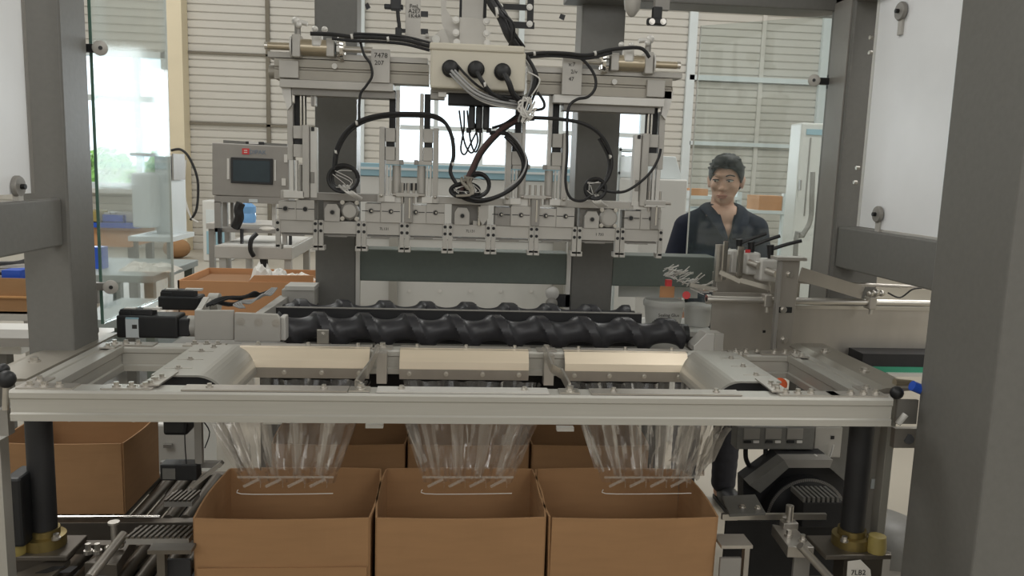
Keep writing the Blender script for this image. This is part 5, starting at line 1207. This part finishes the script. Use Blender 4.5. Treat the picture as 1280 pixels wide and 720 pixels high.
MB().lathe((p.x, 6.2, p.z), (0, 0, 1), [(.055, 0), (.06, .02), (.06, .06), (.055, .07), (.06, .08), (.06, .12), (.03, .145), (.02, .16)], 20).build('bottle_body', blue_bottle, t, smooth=True)
MB().cyl((p.x, 6.2, p.z+.16), (p.x, 6.2, p.z+.175), .018).build('cap', blue, t)
sb = thing('side_bench', P(320, 290, 6.1), 'low grey bench behind the operator panel stand', 'bench')
MB().box(p.x-.25, p.x+.75, 6.0, 6.5, p.z-.04, p.z).build('top', machined, sb)
for x in (p.x-.24, p.x+.7): 
    for y in (6.02, 6.44): MB().box(x, x+.04, y, y+.04, 0, p.z-.04).build('leg', machined_dark, sb)
# open cartons & packs behind the motors
t = thing('open_long_carton', P(300, 355, 4.0), 'long open orange cardboard box behind the motors', 'carton')
x0, x1 = P(222, 355, 4.0).x, P(392, 355, 4.0).x; z1 = P(300, 352, 4.0).z; zm = P(300, 375, 4.0).z-.1
MB().box(x0, x1, 4.0, 4.008, zm, z1).build('front_panel', card_bright, t); MB().box(x0, x1, 4.5, 4.508, zm, z1).build('back_panel', card_bright, t)
MB().box(x0, x0+.008, 4.0, 4.508, zm, z1).build('side_panel', card_bright, t); MB().box(x1-.008, x1, 4.0, 4.508, zm, z1).build('side_panel', card_bright, t); MB().box(x0, x1, 4.0, 4.5, zm, zm+.01).build('bottom', card_bright, t)
MB().prism(pg([(318, 344), (392, 344), (392, 353), (310, 353)], 4.02), 'y', 4.01, 4.02).build('raised_flap', card_bright, t)
t2 = thing('packing_table', (0, 4.2, 0), 'plain grey table carrying the long open box behind the motors', 'table')
MB().box(x0-.5, x1+.05, 3.95, 4.6, zm-.04, zm-.001).build('table_top', wood, t2)
for x in (x0-.45, x1-.05): 
    for y in (4.0, 4.5): MB().box(x, x+.05, y, y+.05, 0, zm-.04).build('leg', grey_paint, t2)
def crumple(c, rx, ry, rz, seed):
    rd = random.Random(seed); rows = []; N = 9
    for i in range(N):
        u = i/(N-1)*2-1
        rows.append([(c[0]+rx*u+rd.uniform(-.12, .12)*rx, c[1]+ry*(k/(N-1)*2-1)+rd.uniform(-.12, .12)*ry, c[2]+rz*(max(0, 1-u*u)*max(0, 1-(k/(N-1)*2-1)**2))**.5*(1+rd.uniform(-.35, .35))) for k in range(N)])
    b = MB().grid(rows); b.box(c[0]-rx*.6, c[0]+rx*.6, c[1]-ry*.6, c[1]+ry*.6, c[2], c[2]+rz*.3); return b
MB().box(x0+.02, x1-.02, 4.02, 4.48, zm+.01, z1-.03).build('packing_paper', card_in, t)
for i, (a, rx, rz, lb) in enumerate(((327, .055, .09, 'white plastic pack sticking out of the long box, left one'), (346, .05, .06, 'white plastic pack sticking out of the long box, middle one'), (374, .085, .05, 'pale plastic pack sticking out of the long box by the post'))):
    p = P(a, 347, 4.2); tag(crumple((p.x, 4.2+.05*(i % 2), z1-.031), rx, .07, rz, i).build('plastic_pack', [white, white, tape][i], None, smooth=False, fix=False), lb, 'pack', 'white packs in the long box')
# left background: bench with clutter, bags, cable coil, blue bins, white hopper robot
bn = thing('work_bench', P(170, 345, 6.0), 'grey workbench behind the left glass door', 'bench')
zbn = P(170, 335, 6.0).z; xa, xb = P(104, 340, 6.0).x, P(216, 330, 6.0).x
MB().box(xa-.6, xb, 5.6, 6.6, zbn-.05, zbn).build('top', wood, bn, bevel=.004)
for x in (xa, xb-.08):
    for y in (5.65, 6.5): MB().box(x, x+.06, y, y+.06, 0, zbn-.05).build('leg', green_paint, bn)
MB().box(xa, xb, 5.7, 6.5, .2, .24).build('lower_shelf', green_paint, bn)
bl = thing('blue_bench', P(150, 262, 8.5), 'blue topped assembly bench farther back at the left', 'bench')
zb2 = P(150, 279, 8.5).z; xa2, xb2 = P(70, 270, 8.5).x, P(172, 270, 8.5).x
MB().box(xa2, xb2, 8.5, 9.3, zb2-.05, zb2).build('top', blue, bl); MB().box(xa2+.05, xb2-.1, 8.55, 9.25, zb2-.25, zb2-.05).build('drawer_box', card_bright, bl)
for x in (xa2+.05, xb2-.15): MB().box(x, x+.07, 8.6, 8.67, 0, zb2-.25).box(x, x+.07, 9.1, 9.17, 0, zb2-.25).build('leg', grey_paint, bl)
cl = [(120, 8.6, .16, .12, 'yellow_plastic', 'yellow parts bin on the blue bench', 'parts_bin'), (131, 8.7, .2, .1, 'white_paint', 'white parts bin on the blue bench beside the yellow one', 'parts_bin'), (146, 8.65, .22, .08, 'blue_plastic', 'blue parts bin in the middle of the blue bench', 'parts_bin'), (160, 8.7, .18, .1, 'machined_aluminium', 'grey parts bin at the right end of the blue bench', 'parts_bin')]
for px, Y, w_, h_, mn, lb, nm in cl:
    x = P(px, 270, Y).x; t = thing(nm, (x, Y, zb2), lb, 'bin', 'bins on the blue bench')
    MB().box(x-w_/2, x+w_/2, Y-.1, Y-.09, zb2, zb2+h_).box(x-w_/2, x+w_/2, Y+.09, Y+.1, zb2, zb2+h_).box(x-w_/2, x-w_/2+.01, Y-.1, Y+.1, zb2, zb2+h_).box(x+w_/2-.01, x+w_/2, Y-.1, Y+.1, zb2, zb2+h_).build('walls', MATS[mn], t); MB().box(x-w_/2, x+w_/2, Y-.1, Y+.1, zb2, zb2+.01).build('base', MATS[mn], t)
# white dosing machine seen through the glass
t = thing('white_doser', P(178, 300, 7.0), 'white upright dosing machine seen through the left glass door', 'machine')
Q('body', white_cool, t, (164, 216, 190, 285, 7.0, .4), bevel=.02); Q('control_cabinet', white_cool, t, (194, 194, 214, 296, 7.2, .4), bevel=.01); Q('top_frame', grey_paint, t, (162, 191, 182, 195, 7.0, .3)); Q('dark_panel', machined_dark, t, (215, 192, 217, 225, 7.2, .3))
Q('deck', white_cool, t, (160, 296, 215, 302, 6.9, .6)); MB().box(P(166, 290, 7.0).x, P(170, 290, 7.0).x, 7.0, 7.05, 0, P(166, 300, 7).z).box(P(208, 290, 7.0).x, P(212, 290, 7.0).x, 7.0, 7.05, 0, P(166, 300, 7).z).box(P(166, 290, 7.4).x, P(170, 290, 7.4).x, 7.4, 7.45, 0, P(166, 300, 7).z).build('leg', grey_paint, t)
tag(MB().lathe(P(200, 192, 7.2), (0, 0, 1), [(.03, -.02), (.05, 0), (.02, .05)], 8).build('green_lamp', teal), 'small green signal lamp on the white dosing machine', 'lamp')
# conduit and wires on the cream column
Ycn = YW-.37
t = thing('column_box', P(222, 230, Ycn), 'socket strip with yellow warning sticker and wires on the cream column', 'socket')
Q('backboard', white, t, (216, 195, 228, 275, Ycn, .02)); Q('sticker', yellow_wax, t, (225, 218, 229, 230, Ycn-.01, .01)); Q('socket', black, t, (217, 257, 223, 268, Ycn-.05, .05)); Q('lower_socket', blue_light, t, (217, 270, 226, 275, Ycn-.04, .04))
MB().tube([P(214, 188, Ycn-.05), P(226, 187, Ycn-.05), P(237, 198, Ycn-.05), P(247, 225, Ycn-.05), P(246, 260, Ycn-.05), P(238, 275, Ycn-.05)], .022, 8, 5).build('black_hose', rubber, t, smooth=True)
MB().tube([P(232, 200, Ycn-.05), P(230, 240, Ycn-.05), P(238, 270, Ycn-.05), P(248, 278, Ycn-.05)], .02, 8, 5).build('white_hose', cable_white, t, smooth=True)
MB().tube([P(222, 268, Ycn-.05), P(224, 290, Ycn-.05), P(220, 315, Ycn-.05)], .015, 6, 5).build('grey_wire', cable_grey, t, smooth=True)
p = P(221, 315, 13.6)
tag(MB().ball((p.x, 13.6, .16), .25, 12, 8, (.9, .7, .66)).build('sack', card, None, smooth=True), 'brown sack on the floor by the cream column', 'sack')
# white crumpled bags on the bench area
for i, (a, Y, rx, rz, zz, lb) in enumerate(((208, 4.2, .06, .05, zm, 'crumpled white bag beside the motors on the packing table'), (200, 5.9, .12, .05, zbn, 'crumpled pale bag at the right end of the grey workbench'), (172, 5.9, .10, .05, zbn, 'crumpled pale bag in the middle of the grey workbench'))):
    p = P(a, 330, Y); tag(crumple((p.x, Y, zz), rx, .09, rz, 10+i).build('crumpled_bag', tape, None, fix=False), lb, 'bag', 'crumpled pale bags')
tag(MB().box(P(108, 300, 5.9).x, P(127, 300, 5.9).x, 5.9, 6.0, zbn, P(112, 309, 5.9).z).build('blue_crate', blue), 'bright blue crate on the grey workbench behind the left post', 'crate')
# far left: carton with cable coil and blue roll on a table
t = thing('left_table', P(20, 420, 3.4), 'white topped table at the far left edge', 'table')
zt5 = P(20, 410, 3.5).z
MB().box(-2.6, P(50, 410, 3.3).x, 3.15, 3.6, zt5-.03, zt5).build('table_top', white, t)
for x in (-2.5, -1.75): MB().box(x, x+.05, 3.2, 3.25, 0, zt5-.03).box(x, x+.05, 3.5, 3.55, 0, zt5-.03).build('leg', grey_paint, t)
t = thing('large_carton', P(10, 395, 4.0), 'large brown carton at the far left filled with coiled grey hose', 'carton')
x1 = P(44, 370, 4.0).x; z1 = P(20, 348, 4.0).z; z0 = P(20, 392, 4.0).z; x0 = x1-.75
MB().box(x0, x1, 4.0, 4.008, z0, z1).build('front_panel', card, t); MB().box(x0, x1, 4.5, 4.508, z0, z1).build('back_panel', card, t); MB().box(x1-.008, x1, 4.008, 4.5, z0, z1).box(x0, x0+.008, 4.008, 4.5, z0, z1).build('side_panel', card, t); MB().box(x0, x1, 4.0, 4.5, z0, z0+.01).build('bottom', card, t)
MB().box(x0, x1, 3.985, 4.0, z0+(z1-z0)*.45, z0+(z1-z0)*.5).build('tape_band', card_edge, t)
t3 = thing('carton_stand', (x0+.3, 4.25, 0), 'steel trestle under the large brown carton at the far left', 'trestle')
MB().box(x0-.05, x1+.0, 3.97, 4.55, z0-.03, z0-.001).build('top', machined, t3)
for x in (x0, x1-.06): MB().box(x, x+.05, 4.0, 4.05, 0, z0-.03).box(x, x+.05, 4.45, 4.5, 0, z0-.03).build('leg', machined, t3)
cc = Vector(((x0+x1)/2+.1, 4.25, z1+.0)); t = thing('hose_coil', cc, 'coil of grey and black hose in the large left carton', 'hose')
for i in range(5):
    R_ = .27-i*.035; pts = [cc+Vector((R_*math.cos(a*.5236), .12*math.sin(a*.5236), .02+R_*.75*max(-.15, math.sin(a*.5236))+.01*i)) for a in range(12)]
    MB().tube(pts, .018, 8, 3, closed=True).build('loop', [cable_grey, rubber, cable_grey, machined_dark, rubber][i], t, smooth=True)
tag(MB().box(P(2, 343, 4.05).x, P(25, 343, 4.05).x, 4.05, 4.2, z1-.04, P(12, 338, 4.05).z).build('blue_pack', blue), 'blue printed pack lying in the large left carton', 'pack')
tag(MB().box(P(36, 450, 3.0).x-.6, P(60, 420, 3.0).x, 2.95, 3.1, .95, P(30, 430, 3.0).z).build('low_cover', machined_dark), 'dark metal cover below the far left table', 'cover')

# ================================================================== THE MAN
MX, MY = P(903, 260, 3.72).x, 3.72
man = thing('person', (MX, MY, 0), 'man with short black hair in a navy polo shirt looking to the left', 'person')
HY = math.radians(-27)                                   # head turned to his right (photo left)
def cone(b, p0, p1, r0, r1, sc=1.0, n=8):
    p0, p1 = Vector(p0), Vector(p1)
    for i in range(n+1):
        s = i/n; b.append((p0.lerp(p1, s), r0+(r1-r0)*s, (1, sc, 1)))
def remeshed(name, balls, vox, material, parent, extra=None, smooth_it=6, cut=None, head=None, seg=20):
    mb = MB()
    for c, r, sc in balls: mb.ball(c, r, seg, 14, sc)
    if extra: extra(mb)
    me = bpy.data.meshes.new('tmp'); me.from_pydata(mb.v, [], mb.f)
    o = bpy.data.objects.new('tmp', me); COL.objects.link(o)
    r = o.modifiers.new('r', 'REMESH'); r.mode = 'VOXEL'; r.voxel_size = vox
    s = o.modifiers.new('s', 'SMOOTH'); s.iterations = smooth_it; s.factor = .5
    bpy.context.view_layer.update(); dg = bpy.context.evaluated_depsgraph_get()
    m2 = bpy.data.meshes.new_from_object(o.evaluated_get(dg)); bpy.data.objects.remove(o)
    if cut:
        bm = bmesh.new(); bm.from_mesh(m2)
        bmesh.ops.delete(bm, geom=[f for f in bm.faces if cut(f.calc_center_median())], context='FACES')
        for _ in range(10):                      # even out the cut edge
            new = {}
            for v in bm.verts:
                nb = [e.other_vert(v).co for e in v.link_edges if e.is_boundary]
                if len(nb) == 2: new[v] = v.co*.4+(nb[0]+nb[1])*.3
            for v, c in new.items(): v.co = c
        bm.to_mesh(m2); bm.free()
    for p in m2.polygons: p.use_smooth = True
    m2.materials.clear(); m2.materials.append(material); m2.name = name
    for v in m2.vertices: v.co.x -= MX; v.co.y -= MY
    q = bpy.data.objects.new(name, m2); COL.objects.link(q); q.location = (MX, MY, 0)
    attach(q, parent); return q
HC = Vector((P(906, 226, MY).x, MY-.01, P(906, 226, MY).z))          # centre of the head
Rz = Matrix.Rotation(HY, 3, 'Z') @ Matrix.Rotation(math.radians(4), 3, 'X')
def H(x, y, z): return HC + Rz @ Vector((x, y, z))               # head frame, -y is the face
B = lambda x, y, z: Vector((MX+x, MY+y, z))
SZ = P(890, 268, MY).z                                             # shoulder line height
body = []
# torso, hips, legs
for (z, rx, ry, yy) in ((SZ-.02, .12, .08, 0), (SZ-.08, .155, .095, .0), (SZ-.16, .155, .105, 0), (SZ-.26, .145, .105, 0), (SZ-.36, .14, .1, 0), (SZ-.46, .15, .105, 0), (SZ-.54, .155, .11, 0)):
    body.append((B(0, yy, z), 1.0, (rx, ry, .075)))
for s in (-1, 1):
    body.append((B(s*.165, 0, SZ-.075), .05, (1, .95, .9)))
    cone(body, B(s*.175, 0, SZ-.085), B(s*.215, .02, SZ-.34), .048, .038)
    cone(body, B(s*.215, .02, SZ-.34), B(s*.19, -.12, SZ-.55), .036, .026)
    body.append((B(s*.185, -.15, SZ-.585), .034, (.9, 1.1, .55)))
    for f in range(5):
        a = (f-2)*.013; L = (.055, .07, .075, .07, .05)[f]
        if f == 0: cone(body, B(s*(.185-.022), -.15, SZ-.585), B(s*(.185-.05), -.19, SZ-.60), .011, .009, n=5)
        else: cone(body, B(s*.185+a, -.17, SZ-.59), B(s*.185+a*1.2, -.17-L, SZ-.615), .0095, .0075, n=6)
    cone(body, B(s*.085, 0, .86), B(s*.10, -.005, .48), .085, .058)
    cone(body, B(s*.10, -.005, .48), B(s*.105, .01, .09), .054, .036)
    cone(body, B(s*.105, .03, .045), B(s*.12, -.15, .03), .04, .03, n=5)
nz = HC.z-.10
cone(body, B(-.0, .012, SZ-.02), Vector((HC.x, HC.y+.02, HC.z-.05)), .056, .052)
cone(body, B(-.07, .01, SZ-.05), B(.07, .01, SZ-.05), .042, .042)
# head
body += [(H(0, .015, .035), 1, (.074, .090, .080)), (H(0, -.012, -.010), 1, (.066, .076, .085)), (H(0, -.030, -.060), 1, (.050, .052, .050)), (H(0, -.055, -.088), 1, (.027, .024, .020)),
         (H(0, -.078, .028), 1, (.045, .016, .012)), (H(0, -.088, -.012), 1, (.0095, .013, .026)), (H(0, -.100, -.030), 1, (.013, .013, .011)), (H(.012, -.092, -.033), 1, (.008, .009, .007)), (H(-.012, -.092, -.033), 1, (.008, .009, .007)),
         (H(.036, -.058, -.020), 1, (.022, .022, .020)), (H(-.036, -.058, -.020), 1, (.022, .022, .020)), (H(0, -.082, -.060), 1, (.023, .010, .007)), (H(0, -.080, -.071), 1, (.020, .010, .008))]
for s in (-1, 1):
    body.append((H(s*.076, .012, -.008), 1, (.008, .018, .030))); body.append((H(s*.080, .018, .006), 1, (.008, .016, .018)))
remeshed('body', body, .0055, skin, man, smooth_it=3)
# eyes, brows, lips
for s in (-1, 1):
    e = MB().ball(H(s*.031, -.074, .005), 1, 12, 8, (.015, .010, .0055)).build('eye', tape, man, smooth=True)
    MB().ball(H(s*.031-.004, -.082, .004), .0045, 10, 6).build('iris', black, e, smooth=True)
    MB().tube([H(s*.016, -.087, .009), H(s*.031, -.0875, .0115), H(s*.047, -.079, .009)], .0022, 6, 4).build('upper_lid', hair_m, man, smooth=True)
    MB().tube([H(s*.014, -.096, .027), H(s*.031, -.0965, .033), H(s*.052, -.083, .028)], .0030, 6, 4).build('eyebrow', hair_m, man, smooth=True)
MB().tube([H(-.024, -.086, -.062), H(-.008, -.094, -.061), H(.008, -.094, -.061), H(.024, -.086, -.062)], .0030, 6, 4).tube([H(-.018, -.086, -.070), H(0, -.092, -.072), H(.018, -.086, -.070)], .0034, 6, 4).build('lips', lip, man, smooth=True)
# hair
def haircut(c):
    l = Rz.inverted() @ (c-HC); a = math.atan2(abs(l.x), -(l.y))          # 0 at the face, pi at the nape
    pts = [(0, .062), (.45, .060), (.75, .045), (.95, .020), (1.25, .0), (1.5, -.012), (1.75, .012), (2.1, -.03), (2.6, -.06), (3.2, -.065)]
    for (a0, v0), (a1, v1) in zip(pts[:-1], pts[1:]):
        if a <= a1: line = v0+(v1-v0)*(a-a0)/(a1-a0); break
    else: line = -.065
    return l.z < line
hb = [(H(0, .014, .036), 1, (.081, .098, .090)), (H(0, -.03, .085), 1, (.058, .058, .036)), (H(0, .035, -.005), 1, (.078, .074, .065))]
def tufts(mb):
    rd = random.Random(3)
    for i in range(90):
        a = rd.uniform(0, 6.28); e = rd.uniform(.25, 1.4); d = Vector((math.cos(a)*math.cos(e)*.083, math.sin(a)*math.cos(e)*.100, math.sin(e)*.090))
        p = H(d.x, d.y+.014, d.z+.036); mb.ball(p, .009, 6, 5, (1, 1, .6))
hr = remeshed('hair', hb, .004, hair_m, man, tufts, 2, haircut)
hr.modifiers.new('thick', 'SOLIDIFY').thickness = .002
# polo shirt with V opening
sh_b = []
for (z, rx, ry) in ((SZ-.03, .12, .085), (SZ-.08, .160, .108), (SZ-.13, .168, .116), (SZ-.20, .172, .12), (SZ-.30, .165, .12), (SZ-.40, .162, .118), (SZ-.50, .17, .122), (SZ-.56, .172, .124)):
    sh_b.append((B(0, 0, z), 1, (rx, ry, .08)))
for s in (-1, 1):
    cone(sh_b, B(s*.04, .014, SZ-.004), B(s*.165, .004, SZ-.064), .060, .062, n=10)
    cone(sh_b, B(s*.165, 0, SZ-.065), B(s*.212, .015, SZ-.27), .064, .064, n=12)
cone(sh_b, B(0, .012, SZ-.03), B(0, .014, SZ+.032), .078, .060)
def vcut(c):
    x, y, z = c.x-MX, c.y-MY, c.z-SZ
    if z < -.60: return True
    if z > .050: return True
    if y < .0 and z > -.125 and abs(x) < (z+.115)*.27+.001: return True
    if (x*x+(y-.014)**2) < .056**2 and z > .02: return True
    for s in (-1, 1):
        if s*x > .15 and z < -.255: return True
    return False
sm = remeshed('shirt', sh_b, .0065, shirt_m, man, None, 4, vcut); sm.modifiers.new('thick', 'SOLIDIFY').thickness = .004
for s in (-1, 1):         # collar
    inn = [(.0, .078, .056), (.044, .066, .058), (.064, .020, .056), (.060, -.034, .040), (.040, -.078, .008), (.018, -.112, -.048), (.0, -.130, -.116)]
    out = [(.0, .118, .030), (.076, .100, .032), (.116, .030, .032), (.112, -.060, .018), (.096, -.112, -.018), (.072, -.136, -.062), (.034, -.142, -.112)]
    rows = [[B(s*a[0], a[1], SZ+a[2]), B(s*(a[0]+c[0])/2, (a[1]+c[1])/2-.008, SZ+(a[2]+c[2])/2+.010), B(s*c[0], c[1], SZ+c[2])] for a, c in zip(inn, out)]
    c_o = MB().grid(rows).build('collar', shirt_m, sm, smooth=True, fix=False); c_o.modifiers.new('t', 'SOLIDIFY').thickness = .004
    c_o.modifiers.new('sub', 'SUBSURF').levels = 1; c_o.modifiers['sub'].render_levels = 1
MB().bar(B(.004, -.119, SZ-.125), B(.004, -.126, SZ-.24), .0015, .026, up=(0, 1, 0)).build('placket', shirt_m, sm)
MB().ball(B(.004, -.128, SZ-.15), .005).ball(B(.004, -.13, SZ-.20), .005).build('buttons', machined_light, sm)
tr = []
for (z, rx, ry) in ((.93, .165, .12), (.88, .168, .125), (.84, .165, .12)): tr.append((B(0, 0, z), 1, (rx, ry, .07)))
for s in (-1, 1): cone(tr, B(s*.085, 0, .84), B(s*.10, -.005, .48), .098, .074); cone(tr, B(s*.10, -.005, .48), B(s*.105, .01, .10), .072, .062)
remeshed('trousers', tr, .012, trouser_m, man, None, 4)
for s in (-1, 1):
    p = B(s*.115, -.04, 0); MB().ball(Vector((p.x, p.y-.03, .045)), 1, 16, 10, (.052, .14, .05)).box(p.x-.045, p.x+.045, p.y-.15, p.y+.09, 0, .02).build('shoe', black, man, smooth=True)
for o in bpy.data.objects:
    if '_w' in o: del o['_w']
